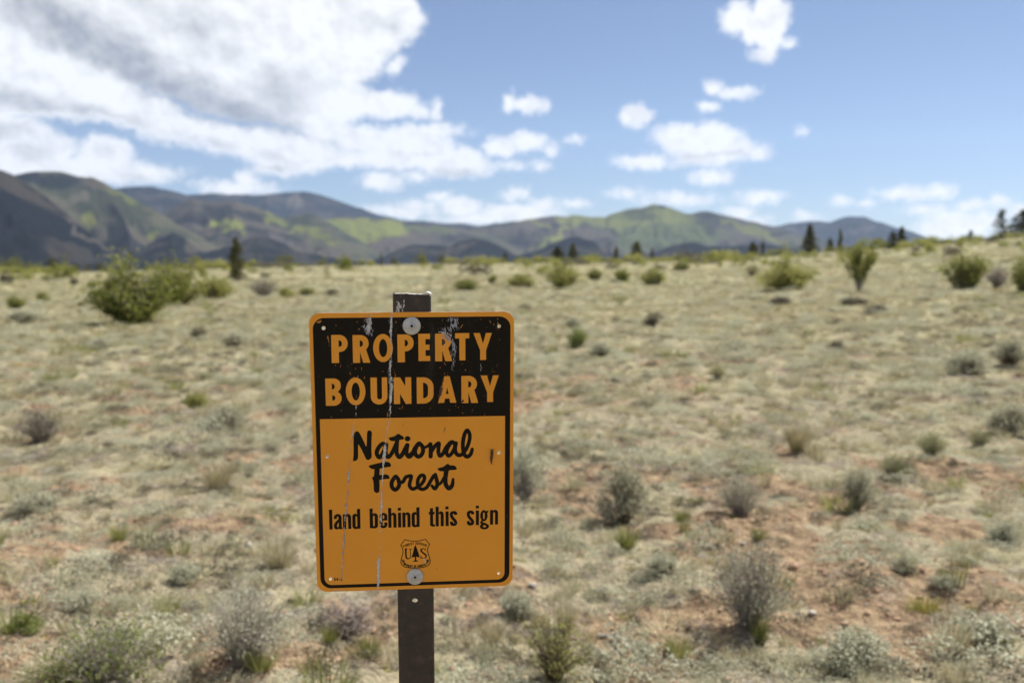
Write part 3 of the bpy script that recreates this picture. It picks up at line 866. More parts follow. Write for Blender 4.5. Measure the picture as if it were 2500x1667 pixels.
for i, (cx, by, w, h, mt, lab) in enumerate(GT):
    x, y, z = on_ground(cx * DK, by * DK)
    ww, hh = size_at(x, y, w, h)
    grass_plant(x, y, z, ww, hh, mt, lab, 'larger grass tufts', seed=i % 4)


# trees -------------------------------------------------------------
def conifer(seed, narrow=1.0, gaps=0.0, column=False):
    r = np.random.default_rng(seed)
    tr, cr = Geo(), Geo()
    tr.tube([[0, 0, 0], [.01, 0, .4], [0, .01, .8], [0, 0, 1.0]], [.022, .016, .008, .002], 6)
    z = .04
    while z < .98:
        rad = (0.5 * (1 - z) ** .8 + .03) * r.uniform(.75, 1.1)
        if column: rad = (.5 if z > .22 else .62) * (1 - z ** 3.0) ** .7 * r.uniform(.6, 1.15) * (1 if z > .06 else .7)
        nb = r.integers(5, 9)
        for b in range(nb):
            if r.uniform() < gaps: continue
            a = r.uniform(0, 2 * np.pi); L = rad * r.uniform(.7, 1.1)
            m = int(8 + 26 * L)
            s = r.uniform(.15, 1, m)
            c = np.stack([np.cos(a) * L * s, np.sin(a) * L * s, z - .05 * s ** 2 + .02 * s], 1)
            c += r.normal(size=(m, 3)) * [.025, .025, .012]
            cr.cards(c, r.uniform(.018, .04, m), r, .5)
            tr.tube([[0, 0, z], [np.cos(a) * L * .9, np.sin(a) * L * .9, z - .02]], [.005, .002], 3)
        z += r.uniform(.022, .038)
    return tr.mesh('trunk', M['bark']), cr.mesh('crown', M['conifer'])


def leafy_tree(seed, mat):
    r = np.random.default_rng(seed)
    tr, cr = Geo(), Geo()
    tr.tube([[0, 0, 0], [.01, 0, .2], [.0, .01, .45]], [.03, .022, .012], 6)
    for i in range(26):
        a = r.uniform(0, 2 * np.pi); o = .36 * math.sqrt(r.uniform(0, 1)); h = .3 + .68 * r.uniform(.2, 1) * math.sqrt(max(.05, 1 - (o / .5) ** 2))
        tip = np.array([math.cos(a) * o, math.sin(a) * o, h])
        tr.tube([[0, 0, .15 + .2 * r.uniform()], tip * [.6, .6, .7], tip], [.010, .007, .003], 3)
        c = tip + r.normal(size=(70, 3)) * [.075, .075, .075]
        cr.cards(c, r.uniform(.015, .035, 70), r, .5)
    return tr.mesh('trunk', M['bark']), cr.mesh('crown', M[mat])


TREES = [conifer(101), conifer(102), conifer(103, gaps=.25), conifer(104, gaps=.55), conifer(108, column=True), conifer(109, column=True)]
LEAFY = [leafy_tree(105, 'yellow_tree'), leafy_tree(106, 'conifer'), leafy_tree(107, 'willow')]


def tree(cx, top, base, w, dist, proto, label, name='conifer_tree', group='trees along the edge of the plain'):
    px = cx * DK
    az = math.atan((px - PW / 2) / F)
    x, y = math.sin(az) * dist, math.cos(az) * dist
    d = ray(px, top * DK)
    ztop = CAM_Z + d[2] / math.hypot(d[0], d[1]) * dist
    gz = float(ground_z(x, y))
    h = max(ztop - gz, 1.0)
    ww = w * DK / F * y
    e = link(name, None, loc=(x, y, gz - .05), label=label, category='tree', group=group)
    e.rotation_euler = (0, 0, random.uniform(0, 6.28))
    e.scale = (ww, ww, h)
    link('trunk', proto[0], e)
    link('crown', proto[1], e)
    return e


x0_, y0_, z0_ = on_ground(545 * DK, 646 * DK)
tree(545, 541, 646, 50, math.hypot(x0_, y0_), TREES[4], 'slim dark conifer standing alone on the plain, right of the large willow', group=None or 'trees along the edge of the plain')
TR = [
 (655, 585, 34, 0, 'L0', 'yellowish small tree far off, right of the slim dark conifer'),
 (745, 592, 26, 1, 'L0', 'tiny yellowish tree above the sign top left corner'),
 (876, 580, 16, 2, 'C2', 'thin small conifer in line with the left side of the post'),
 (905, 592, 16, 0, 'L1', 'tiny dark tree straight above the post'),
 (966, 580, 34, 1, 'L0', 'yellow-green pointed tree right above the post top'),
 (1018, 580, 38, 2, 'L1', 'dark round tree right of the yellow-green pointed one'),
 (1160, 578, 18, 0, 'C2', 'thin dark conifer left of the middle cluster'),
 (1185, 592, 14, 1, 'C2', 'tiny conifer just right of a thin dark one'),
 (1234, 582, 18, 2, 'C0', 'small conifer left of the two bushy dark ones'),
 (1281, 566, 34, 0, 'C5', 'bushy dark tree, left one of a pair near the middle'),
 (1316, 556, 30, 1, 'C4', 'bushy dark tree, taller right one of a pair near the middle'),
 (1414, 560, 20, 2, 'C4', 'slim conifer halfway between the pair and the tall one'),
 (1461, 552, 30, 0, 'C4', 'tall dark conifer before the green mountain'),
 (1497, 568, 16, 1, 'C2', 'slim short conifer right beside the tall one'),
 (1572, 572, 28, 2, 'L1', 'small dark rounded tree under the green summit'),
 (1647, 576, 24, 0, 'L1', 'small dark rounded tree between summit and twin conifers'),
 (1727, 554, 34, 1, 'C5', 'dark conifer, left one of twins left of the wide willow'),
 (1750, 551, 20, 2, 'C1', 'narrow dark conifer, right one of twins'),
 (1857, 514, 42, 0, 'C1', 'tallest pointed conifer above the wide yellow-green willow'),
 (1903, 545, 24, 1, 'C5', 'short conifer, left one of the pair behind the vase willow'),
 (1926, 522, 22, 2, 'C4', 'tall narrow conifer, right one of the pair behind the vase willow'),
 (2046, 530, 22, 0, 'C5', 'conifer, left one of the close pair on the slope'),
 (2067, 518, 22, 1, 'C4', 'conifer, right and taller one of the close pair on the slope'),
 (2224, 528, 22, 2, 'C2', 'small lone conifer on the hill crest against the sky'),
 (2294, 476, 44, 0, 'C3', 'sparse thin conifer with bare top on the hill crest'),
 (2346, 480, 90, 1, 'C2', 'dark spreading conifer cut by the right edge on the crest'),
 (40, 588, 30, 1, 'L0', 'yellowish tree at the foot of the dark mountain, far left'),
 (10, 596, 26, 1, 'L0', 'low yellowish tree at the left edge of the photo'),
 (124, 590, 30, 0, 'L1', 'dark green tree in the left treeline below the dark mountain'),
 (152, 592, 24, 2, 'L0', 'small tree right of the dark green one in the left treeline'),
 (450, 588, 30, 0, 'L0', 'yellowish tree peeping over the second willow'),
 (505, 596, 20, 0, 'L0', 'tiny yellowish tree left of the slim dark conifer'),
 (600, 598, 18, 2, 'L0', 'tiny tree right of the slim dark conifer'),
 (620, 600, 20, 1, 'L1', 'tiny dark tree left of the yellowish small tree'),
 (830, 596, 16, 0, 'L0', 'tiny pale tree left of the thin small conifer'),
 (1075, 588, 20, 1, 'L0', 'yellowish small tree between the round dark tree and the thin conifer'),
 (1350, 590, 24, 2, 'L0', 'low yellowish tree right of the paired dark trees'),
 (1536, 588, 18, 1, 'C5', 'small dark tree between slim short conifer and rounded tree'),
 (1605, 586, 20, 2, 'L0', 'pale small tree between the two small dark rounded trees'),
 (1690, 584, 22, 1, 'L0', 'low pale tree left of the twin conifers'),
 (1800, 572, 24, 2, 'L2', 'small green tree behind the left part of the wide yellow-green willow'),
 (1980, 566, 18, 1, 'L1', 'tiny tree top right of the vase-shaped willow'),
 (2130, 556, 16, 1, 'L1', 'tiny tree on the slope between pair and lone conifer')]
for (cx, top, w, dd, pr, lab) in TR:
    proto = (LEAFY if pr[0] == 'L' else TREES)[int(pr[1])]
    dist = 205 + dd * 14 if cx > 2000 else 232 + dd * 22
    tree(cx, top, 0, w * 1.45, dist, proto, lab, name='small_tree' if pr[0] == 'L' else 'conifer_tree')


TINY = [(-30, 594, 26, 'tiny tree half outside the left edge at the mountain foot'), (72, 602, 22, 'tiny tree left of a close twin, far left treeline'), (92, 604, 18, 'tiny tree, right one of a close twin in the far left treeline'),
        (178, 604, 20, 'tiny tree between the left treeline and the large willow'), (205, 606, 18, 'tiny tree just left above the large willow'), (232, 604, 22, 'tiny tree showing over the left shoulder of the large willow'),
        (258, 606, 16, 'tiny tree behind the top of the large willow'), (470, 602, 20, 'tiny tree right above the low pale green bush'), (488, 604, 16, 'very small tree between pale green bush and slim dark conifer'),
        (527, 606, 14, 'very small tree touching the slim dark conifer on its left'), (575, 604, 16, 'very small tree touching the slim dark conifer on its right'), (640, 604, 16, 'very small tree left beside the yellowish small tree'),
        (680, 602, 18, 'tiny tree right beside the yellowish small tree'), (702, 604, 16, 'tiny tree straight above the flat green shrub'), (722, 606, 14, 'very small tree left of the tiny yellowish tree over the sign corner'),
        (768, 602, 16, 'tiny tree right of the tiny yellowish tree over the sign corner'), (792, 604, 16, 'tiny tree above the letter R of PROPERTY'), (852, 600, 14, 'very small tree left of the thin small conifer')]
for (cx, top, w, lab) in TINY:
    tree(cx, top, 0, w * 1.4, 236 + random.uniform(0, 22), LEAFY[cx % 3], lab, name='small_tree', group='tiny trees in the line under the left mountains')


# stones and dead branches -------------------------------------------
def rock_mesh(seed, name='stone', mat='stone', sub=2):
    import bmesh
    bm = bmesh.new()
    bmesh.ops.create_icosphere(bm, subdivisions=sub, radius=.5)
    r = np.random.default_rng(seed)
    ax = r.normal(size=(9, 3)); ax /= np.linalg.norm(ax, axis=1)[:, None]
    lim = r.uniform(.30, .46, 9)
    for v in bm.verts:
        c = np.array(v.co)
        for a, l in zip(ax, lim):
            q = c @ a
            if q > l: c = c - a * (q - l)
        c = c * (1 + r.normal() * .03)
        v.co = c
    me = bpy.data.meshes.new(name)
    bm.to_mesh(me); bm.free()
    me.materials.append(M[mat])
    return me


ROCKS = [rock_mesh(s) for s in range(4)]
ST = [(1224, 1356, 28, 16, 'bright pale stone just below the right corner of the sign'),
      (1622, 1130, 16, 16, 'small pale stone right of the upright sagebrush'),
      (1614, 1278, 34, 14, 'pale flat stone on red soil, middle of the right field'),
      (1866, 1400, 28, 18, 'pale stone left of the yellow-green tuft'),
      (1780, 1402, 18, 14, 'small pale stone at the right foot of the big loose brush'),
      (1282, 1330, 14, 12, 'tiny grey stone right of the lower sign corner'),
      (570, 1250, 26, 22, 'pale upright stone in the left field')]
for i, (cx, by, w, h, lab) in enumerate(ST):
    x, y, z = on_ground(cx * DK, by * DK)
    ww, hh = size_at(x, y, w, h)
    o = link('stone', ROCKS[i % 4], loc=(x, y, z + hh * .12), label=lab, category='stone', group='pale stones on the soil')
    o.scale = (ww * .85, ww * .7, hh * .9)
    o.rotation_euler = (0, 0, i * 1.3)


def branch(cx, by, wpx, seed, label, rot):
    r = np.random.default_rng(seed)
    g = Geo()
    s = np.linspace(-.5, .5, 9)
    p = np.stack([s, .08 * np.sin(s * 6 + seed), .05 + .05 * np.cos(s * 5)], 1)
    g.tube(p, .028 * np.linspace(1.2, .35, 9), 7)
    for k in range(5):
        i = r.integers(2, 8)
        q = p[i] + [r.uniform(.05, .22), r.uniform(-.25, .25), r.uniform(0, .16)]
        g.tube([p[i], (p[i] + q) / 2 + [0, 0, .03], q], [.014, .010, .004], 5)
    me = g.mesh('dead_branch', M['deadwood'], True)
    x, y, z = on_ground(cx * DK, by * DK)
    ww, _ = size_at(x, y, wpx, 1)
    o = link('dead_branch', me, loc=(x, y, z + .005), label=label, category='branch', group='dead branches on the ground')
    o.scale = (ww, ww, ww)
    o.rotation_euler = (0, 0, rot)


branch(1430, 1480, 170, 3, 'crooked bleached dead branch lying on the soil right of the post', -0.9)
branch(640, 1420, 150, 5, 'thin bleached dead branch in the brush left of the sign foot', 0.5)
branch(2240, 1440, 120, 8, 'small bleached twig lying beside the pale sagebrush lower right', -0.6)

# ------------------------------------------------------------------ ground cover (uncountable)
SRC = bpy.data.collections.new('ground_cover_kinds')


def src(name, geo, mat):
    o = bpy.data.objects.new(name, geo.mesh(name, M[mat]) if isinstance(geo, Geo) else geo)
    return o


def tuft(seed, n, h, lean, w, rb=.35):
    r = np.random.default_rng(seed); g = Geo()
    a = r.uniform(0, 2 * np.pi, n); q = rb * np.sqrt(r.uniform(0, 1, n))
    b = np.stack([np.cos(a) * q, np.sin(a) * q, np.full(n, -.02)], 1)
    a2 = a + r.normal(size=n) * .7
    o = lean * r.uniform(.1, 1, n)
    t = b + np.stack([np.cos(a2) * o, np.sin(a2) * o, h * r.uniform(.35, 1, n)], 1)
    g.blades(b, t, w, r)
    return g


def cushion(seed, n, h, leaf, twigs=12):
    r = np.random.default_rng(seed); g = Geo()
    nc = 7
    cen = r.normal(size=(nc, 2)) * .22
    k = r.integers(0, nc, n)
    a = r.uniform(0, 2 * np.pi, n); q = .24 * np.sqrt(r.uniform(0, 1, n))
    hh = h * (.4 + .6 * r.uniform(size=nc))[k] * np.sqrt(np.clip(1 - (q / .26) ** 2, 0, 1))
    c = np.stack([cen[k, 0] + np.cos(a) * q, cen[k, 1] + np.sin(a) * q, hh * r.uniform(.5, 1, n) ** .5], 1)
    g.cards(c, leaf * r.uniform(.6, 1.3, n), r, .5, up=.4)
    return g


def litter(seed, n):
    r = np.random.default_rng(seed); g = Geo()
    b = np.stack([r.normal(size=n) * .3, r.normal(size=n) * .3, r.uniform(0, .06, n)], 1)
    a = r.uniform(0, 2 * np.pi, n); L = r.uniform(.1, .4, n)
    t = b + np.stack([np.cos(a) * L, np.sin(a) * L, r.uniform(-.01, .16, n)], 1)
    g.blades(b, t, .016, r)
    return g


def scatter(name, protos, zones, size, label_note, keep, tall=(.8, 1.2), seed=0):
    """zones: list of (r0, r1, instances per square metre, size factor)"""
    r = np.random.default_rng(seed)
    col = bpy.data.collections.new(name + '_kinds')
    for k, g in enumerate(protos):
        col.objects.link(g)
    X, Y, S = [], [], []
    amax = 0.70
    for (r0, r1, dens, sf) in zones:
        area = amax * (r1 * r1 - r0 * r0)
        n = int(area * dens)
        rr = np.sqrt(r.uniform(r0 * r0, r1 * r1, n)); a = r.uniform(-amax, amax, n)
        x = rr * np.sin(a); y = rr * np.cos(a)
        kp = r.uniform(size=n) < keep(x, y, rr)
        X.append(x[kp]); Y.append(y[kp]); S.append(np.full(kp.sum(), sf))
    x = np.concatenate(X); y = np.concatenate(Y); s = np.concatenate(S)
    # nothing grows through the post
    k = np.hypot(x + .13, y - 1.42) > .12
    x, y, s = x[k], y[k], s[k]
    n = len(x)
    z = ground_z(x, y)
    me = bpy.data.meshes.new(name)
    me.vertices.add(n)
    me.vertices.foreach_set('co', np.stack([x, y, z], 1).ravel())
    ss = size * s * r.lognormal(0, .35, n)
    sc = np.stack([ss * r.uniform(.85, 1.15, n), ss * r.uniform(.85, 1.15, n), ss * r.uniform(tall[0], tall[1], n) / np.maximum(s, 1) ** .55], 1)
    rot = np.stack([r.normal(size=n) * .08, r.normal(size=n) * .08, r.uniform(0, 6.28, n)], 1)
    me.attributes.new('scl', 'FLOAT_VECTOR', 'POINT').data.foreach_set('vector', sc.ravel())
    me.attributes.new('rot', 'FLOAT_VECTOR', 'POINT').data.foreach_set('vector', rot.ravel())
    me.attributes.new('idx', 'INT', 'POINT').data.foreach_set('value', r.integers(0, len(protos), n).astype(np.int32))
    ob = link(name, me, kind='stuff', label=label_note, category='ground cover')
    ng = bpy.data.node_groups.new(name + '_nodes', 'GeometryNodeTree')
    ng.interface.new_socket('Geometry', in_out='INPUT', socket_type='NodeSocketGeometry')
    ng.interface.new_socket('Geometry', in_out='OUTPUT', socket_type='NodeSocketGeometry')
    gi = ng.nodes.new('NodeGroupInput'); go = ng.nodes.new('NodeGroupOutput')
    ci = ng.nodes.new('GeometryNodeCollectionInfo')
    ci.inputs['Collection'].default_value = col
    ci.inputs['Separate Children'].default_value = True
    ci.inputs['Reset Children'].default_value = True
    ip = ng.nodes.new('GeometryNodeInstanceOnPoints')
    def na(nm, dt):
        a = ng.nodes.new('GeometryNodeInputNamedAttribute'); a.data_type = dt
        a.inputs['Name'].default_value = nm
        return a.outputs['Attribute']
    ng.links.new(gi.outputs[0], ip.inputs['Points'])
    ng.links.new(ci.outputs[0], ip.inputs['Instance'])
    ip.inputs['Pick Instance'].default_value = True
    ng.links.new(na('idx', 'INT'), ip.inputs['Instance Index'])
    e2r = ng.nodes.new('FunctionNodeEulerToRotation')
    ng.links.new(na('rot', 'FLOAT_VECTOR'), e2r.inputs[0])
    ng.links.new(e2r.outputs[0], ip.inputs['Rotation'])
    ng.links.new(na('scl', 'FLOAT_VECTOR'), ip.inputs['Scale'])
    ng.links.new(ip.outputs[0], go.inputs[0])
    md = ob.modifiers.new('scatter', 'NODES')
    md.node_group = ng
    return n


def far(r): return sstep(r, 8, 30)


straw_p = [src('straw_tuft', tuft(s, 75, 1.0, .6, .026), 'straw') for s in (1, 2, 3)]
hum_p = [src('hummock', cushion(s, 620, .55, .025), 'sage') for s in (31, 32, 33)]
humd_p = [src('dark_hummock', cushion(s, 520, .5, .025), 'sage_dark') for s in (34, 35)]
pale_p = [src('pale_mat', cushion(s, 420, .30, .026), 'pale_sage') for s in (21, 22)]
straw_q = [src('flat_straw_tuft', tuft(s, 90, .5, .9, .028, .55), 'straw') for s in (4, 5)]
green_p = [src('green_tuft', tuft(s, 80, .8, .6, .022, .35), 'green_grass') for s in (6, 7)]
sage_p = [src('sage_cushion', cushion(s, 340, .42, .036), 'sage') for s in (8, 9, 10)]
dark_p = [src('dark_cushion', cushion(s, 160, .40, .055), 'sage_dark') for s in (11, 12)]
ymat_p = [src('yellow_cushion', cushion(s, 150, .25, .05), 'yellow_mat') for s in (13, 14)]
twig_p = [src('twig_litter', litter(s, 70), 'twig') for s in (15, 16, 17)]
brn_p = [src('brown_litter', litter(s, 60), 'twig_brown') for s in (18, 19)]
clod_p = [src('soil_clod', rock_mesh(s + 40, 'soil_clod', 'clod', 1), 'clod') for s in range(3)]
peb_p = [src('pebble', rock_mesh(s + 60, 'pebble', 'stone', 1), 'stone') for s in range(3)]

tot = 0
tot += scatter('dry_grass', straw_p + straw_q, [(2.2, 7, 70, 1), (7, 14, 60, 1.1), (14, 32, 26, 1.5), (32, 80, 6, 2.5), (80, 226, .9, 5.0)], .075,
               'pale dry grass covering the plain', lambda x, y, r: np.clip(1 - .86 * soilness(x, y, r), 0, 1) * (.5 + .5 * far(r)), (.6, 1.1), 1)
tot += scatter('green_grass', green_p, [(2.2, 9, 4, 1), (9, 30, 2.5, 1.4), (30, 120, .35, 2.6)], .085,
               'green grass blades among the dry grass', lambda x, y, r: sstep(fbm(x / 2 + 9, y / 2 + 77, 3), .45, .62), (.7, 1.4), 2)
tot += scatter('low_sage', sage_p, [(2.2, 8, 24, 1), (8, 20, 13, 1.3), (20, 60, 2.4, 2.2), (60, 200, .1, 4)], .11,
               'low silvery sage cushions on the soil', lambda x, y, r: sstep(fbm(x / 1.1 + 5, y / 1.1 + 70, 3), .42, .60) * (1 - .7 * soilness(x, y, r)), (.8, 1.4), 3)
tot += scatter('pale_mats', pale_p, [(2.2, 9, 26, 1), (9, 22, 12, 1.3), (22, 60, 2.0, 2.2)], .12,
               'pale woolly mats of low plants', lambda x, y, r: sstep(fbm(x / .9 + 85, y / .9 + 20, 3), .44, .60) * (1 - .7 * soilness(x, y, r)), (.6, 1.1), 14)
tot += scatter('sage_hummocks', hum_p, [(2.2, 9, 7, 1), (9, 22, 3.6, 1.3), (22, 60, 1.3, 1.8), (60, 200, .22, 2.8)], .22,
               'knee-low hummocks of grey-green sage', lambda x, y, r: sstep(fbm(x / .8 + 185, y / .8 + 20, 3), .42, .56) * (1 - .7 * soilness(x, y, r)), (.6, 1.1), 24)
tot += scatter('grey_hummocks', humd_p, [(2.2, 9, 11, 1), (9, 22, 5.0, 1.3), (22, 70, 1.3, 2.0), (70, 210, .16, 3.2)], .15,
               'dull grey-brown hummocks of low plants', lambda x, y, r: sstep(fbm(x / .8 + 285, y / .8 + 20, 3), .42, .56), (.5, 1.0), 25)
tot += scatter('dark_ground_shrubs', dark_p, [(2.5, 9, 8, .8), (9, 25, 5.5, 1.1), (25, 70, 1.3, 1.8), (70, 224, .06, 4.0)], .13,
               'small dark low shrubs dotted over the plain', lambda x, y, r: sstep(fbm(x / 3 + 25, y / 3 + 7, 3), .40, .6), (.5, 1.0), 4)
tot += scatter('yellow_moss', ymat_p, [(2.5, 9, 4, 1), (9, 30, 1.6, 1.4)], .085,
               'yellow-green cushions of low plants', lambda x, y, r: sstep(fbm(x / 1.5 + 2, y / 1.5 + 17, 3), .45, .6), (.5, 1.0), 5)
tot += scatter('grey_litter', twig_p, [(2.2, 8, 60, 1), (8, 22, 26, 1.4), (22, 50, 5, 2)], .10,
               'grey dead twigs and stalks on the ground', lambda x, y, r: (.3 + .6 * sstep(fbm(x / .9 + 60, y / .9 + 70, 3), .42, .6)) * (1 - .6 * soilness(x, y, r)), (.6, 1.1), 6)
tot += scatter('brown_litter', brn_p, [(2.2, 8, 45, 1), (8, 22, 16, 1.4)], .10,
               'brown dead twigs on the ground', lambda x, y, r: sstep(fbm(x / .8 + 6, y / .8 + 33, 3), .45, .6), (.6, 1.1), 7)
tot += scatter('soil_clods', clod_p, [(2.2, 9, 150, 1), (9, 16, 45, 1.4)], .024,
               'crumbs of reddish soil', lambda x, y, r: .15 + .85 * soilness(x, y, r), (.5, .9), 8)
tot += scatter('pebbles', peb_p, [(2.2, 9, 8, 1), (9, 16, 3, 1.4)], .020,
               'small pale pebbles on the soil', lambda x, y, r: .2 + .8 * soilness(x, y, r), (.5, .9), 9)
far_p = [src('brush_clump', cushion(s, 420, .8, .05), m) for s, m in ((51, 'willow'), (52, 'willow_light'), (53, 'sage_dark'))]
tot += scatter('distant_brush', far_p, [(70, 130, .014, 1.2), (130, 190, .024, 1.7), (190, 232, .07, 2.2)], 1.0,
               'low green brush dotted along the far part of the plain', lambda x, y, r: sstep(fbm(x / 30 + 5, y / 30 + 20, 2), .30, .55), (.7, 1.2), 26)
print('instances', tot)

# ------------------------------------------------------------------ the sign
# pose of the plate from its four corners in the photograph
PWM, PHM = 254.0, 365.0            # plate size in millimetres


def solve_pose():
    C = [(753.3, 762.4), (1254.4, 761.8), (1251.8, 1428.0), (775.3, 1445.4)]
    S = [(0, PHM), (PWM, PHM), (PWM, 0), (0, 0)]
    A, b = [], []
    for (x, y), (u, v) in zip(S, C):
        A += [[x, y, 1, 0, 0, 0, -u * x, -u * y], [0, 0, 0, x, y, 1, -v * x, -v * y]]
        b += [u, v]
    h = np.append(np.linalg.solve(A, b), 1).reshape(3, 3)
    # rigid pose fitted to the same corners (rotation vector and position in camera space)
    w = np.array([.17561, -.09203, -.00322]); t = np.array([-.252206, .324461, 1.290214])
    a = np.linalg.norm(w); k = w / a
    Kx = np.array([[0, -k[2], k[1]], [k[2], 0, -k[0]], [-k[1], k[0], 0]])
    Rr = np.eye(3) + math.sin(a) * Kx + (1 - math.cos(a)) * Kx @ Kx
    W = np.stack([RGT, DWN, FWD], 1)
    return W @ Rr[:, 0], -(W @ Rr[:, 1]), W @ t, np.linalg.inv(h)


EX, EZ, T0, HINV = solve_pose()
T0 = T0 + np.array([0, 0, CAM_Z])
EY = np.cross(EZ, EX)


def mm(px, py):
    q = HINV @ np.array([px, py, 1.0])
    return q[0] / q[2], q[1] / q[2]


def zmm(pts, ox, oy, sc):
    """points noted in an enlarged crop -> millimetres on the plate"""
    return [mm(ox + x / sc, oy + y / sc) for x, y in pts]


def z1(pts): return zmm(pts, 740, 700, 4.3556)
def z2(pts): return zmm(pts, 740, 1020, 3.409)
def z4(pts): return zmm(pts, 850, 1035, 14.7)
def z5(pts): return zmm(pts, 1000, 1035, 13.835)
def z6(pts): return zmm(pts, 890, 1120, 10.008)
def z7(pts): return zmm(pts, 970, 1305, 17.42)


# plate frame: origin at the point where the post meets the ground
pxm = (mm(1007, 770)[0] + mm(1016, 1500)[0]) / 2
foot = T0 + EX * pxm / 1000.0
tt = (foot[2] - float(ground_z(foot[0], foot[1]))) / EZ[2]
FOOT = foot - EZ * tt
LIFT = tt                           # metres from the ground to the bottom edge of the plate, along the post
sign = link('boundary_sign', None, label='orange and black property boundary sign bolted to a leaning brown metal post', category='sign')
Rm = Matrix(((EX[0], EY[0], EZ[0]), (EX[1], EY[1], EZ[1]), (EX[2], EY[2], EZ[2])))
sign.matrix_world = Matrix.Translation(Vector(FOOT)) @ Rm.to_4x4()
sign.empty_display_size = .1


def loc2(x, y):
    return (x - pxm) / 1000.0, y / 1000.0 + LIFT


# distance-field drawing -------------------------------------------------
def d_seg(X, Y, a, b, ra, rb):
    ax, ay = a; bx, by = b
    dx, dy = bx - ax, by - ay
    t = np.clip(((X - ax) * dx + (Y - ay) * dy) / (dx * dx + dy * dy + 1e-12), 0, 1)
    return np.hypot(X - ax - t * dx, Y - ay - t * dy) - (ra + (rb - ra) * t)


def d_poly(X, Y, P):
    d = np.full(X.shape, 1e9); ins = np.zeros(X.shape, bool)
    n = len(P)
    for i in range(n):
        a = P[i]; b = P[(i + 1) % n]
        d = np.minimum(d, d_seg(X, Y, a, b, 0, 0))
        if a[1] != b[1]:
            c = ((a[1] > Y) != (b[1] > Y)) & (X < (b[0] - a[0]) * (Y - a[1]) / (b[1] - a[1]) + a[0])
            ins ^= c
    return np.where(ins, -d, d)


def catmull(P, closed=False, k=5):
    P = [tuple(p) for p in P]
    Q = ([P[-1]] + P + [P[0], P[1]]) if closed else ([P[0]] + P + [P[-1]])
    out = []
    for i in range(1, len(Q) - 2):
        p0, p1, p2, p3 = [np.array(Q[j], float) for j in (i - 1, i, i + 1, i + 2)]
        for s in range(k):
            t = s / k
            out.append(tuple(.5 * (2 * p1 + (p2 - p0) * t + (2 * p0 - 5 * p1 + 4 * p2 - p3) * t * t + (3 * p1 - p0 - 3 * p2 + p3) * t ** 3)))
    out.append(tuple(P[0] if closed else P[-1]))
    return out


def chaikin(P, n=1):
    for _ in range(n):
        Q = []
        for i in range(len(P)):
            a = np.array(P[i]); b = np.array(P[(i + 1) % len(P)])
            Q += [tuple(a * .82 + b * .18), tuple(a * .18 + b * .82)]
        P = Q
    return P


def rrect_pts(x0, y0, x1, y1, rr=(0, 0, 0, 0), n=8):
    """rr: radii of the corners bottom-left, bottom-right, top-right, top-left"""
    out = []
    for (cx, cy, a0, r) in ((x0, y0, 180, rr[0]), (x1, y0, 270, rr[1]), (x1, y1, 0, rr[2]), (x0, y1, 90, rr[3])):
        if r <= 0:
            out.append((cx, cy)); continue
        mx = cx + r if cx == x0 else cx - r
        my = cy + r if cy == y0 else cy - r
        for k in range(n + 1):
            a = math.radians(a0 + 90 * k / n)
            out.append((mx + r * math.cos(a), my + r * math.sin(a)))
    return out


def ell_pts(cx, cy, rx, ry, n=28):
    return [(cx + rx * math.cos(2 * math.pi * k / n), cy + ry * math.sin(2 * math.pi * k / n)) for k in range(n)]


def field(ops, step):
    pts = []
    for op in ops:
        if op[0] == '+':
            pts += [np.array(p) for p in op[2]]
    pts = np.array(pts)
    pad = 2.0 + max([np.max(op[3]) for op in ops if op[1] == 's'] + [0])
    x0, y0 = pts.min(0) - pad; x1, y1 = pts.max(0) + pad
    xs = np.arange(x0, x1, step); ys = np.arange(y0, y1, step)
    X, Y = np.meshgrid(xs, ys)
    f = np.full(X.shape, 1e6)
    for op in ops:
        if op[1] == 'p':
            d = d_poly(X, Y, op[2])
        else:
            P = op[2]; R = np.interp(np.linspace(0, 1, len(P)), np.linspace(0, 1, len(np.atleast_1d(op[3]))), np.atleast_1d(op[3]))
            d = np.full(X.shape, 1e6)
            for i in range(len(P) - 1):
                d = np.minimum(d, d_seg(X, Y, P[i], P[i + 1], R[i], R[i + 1]))
        f = np.minimum(f, d) if op[0] == '+' else np.maximum(f, -d)
    return xs, ys, f


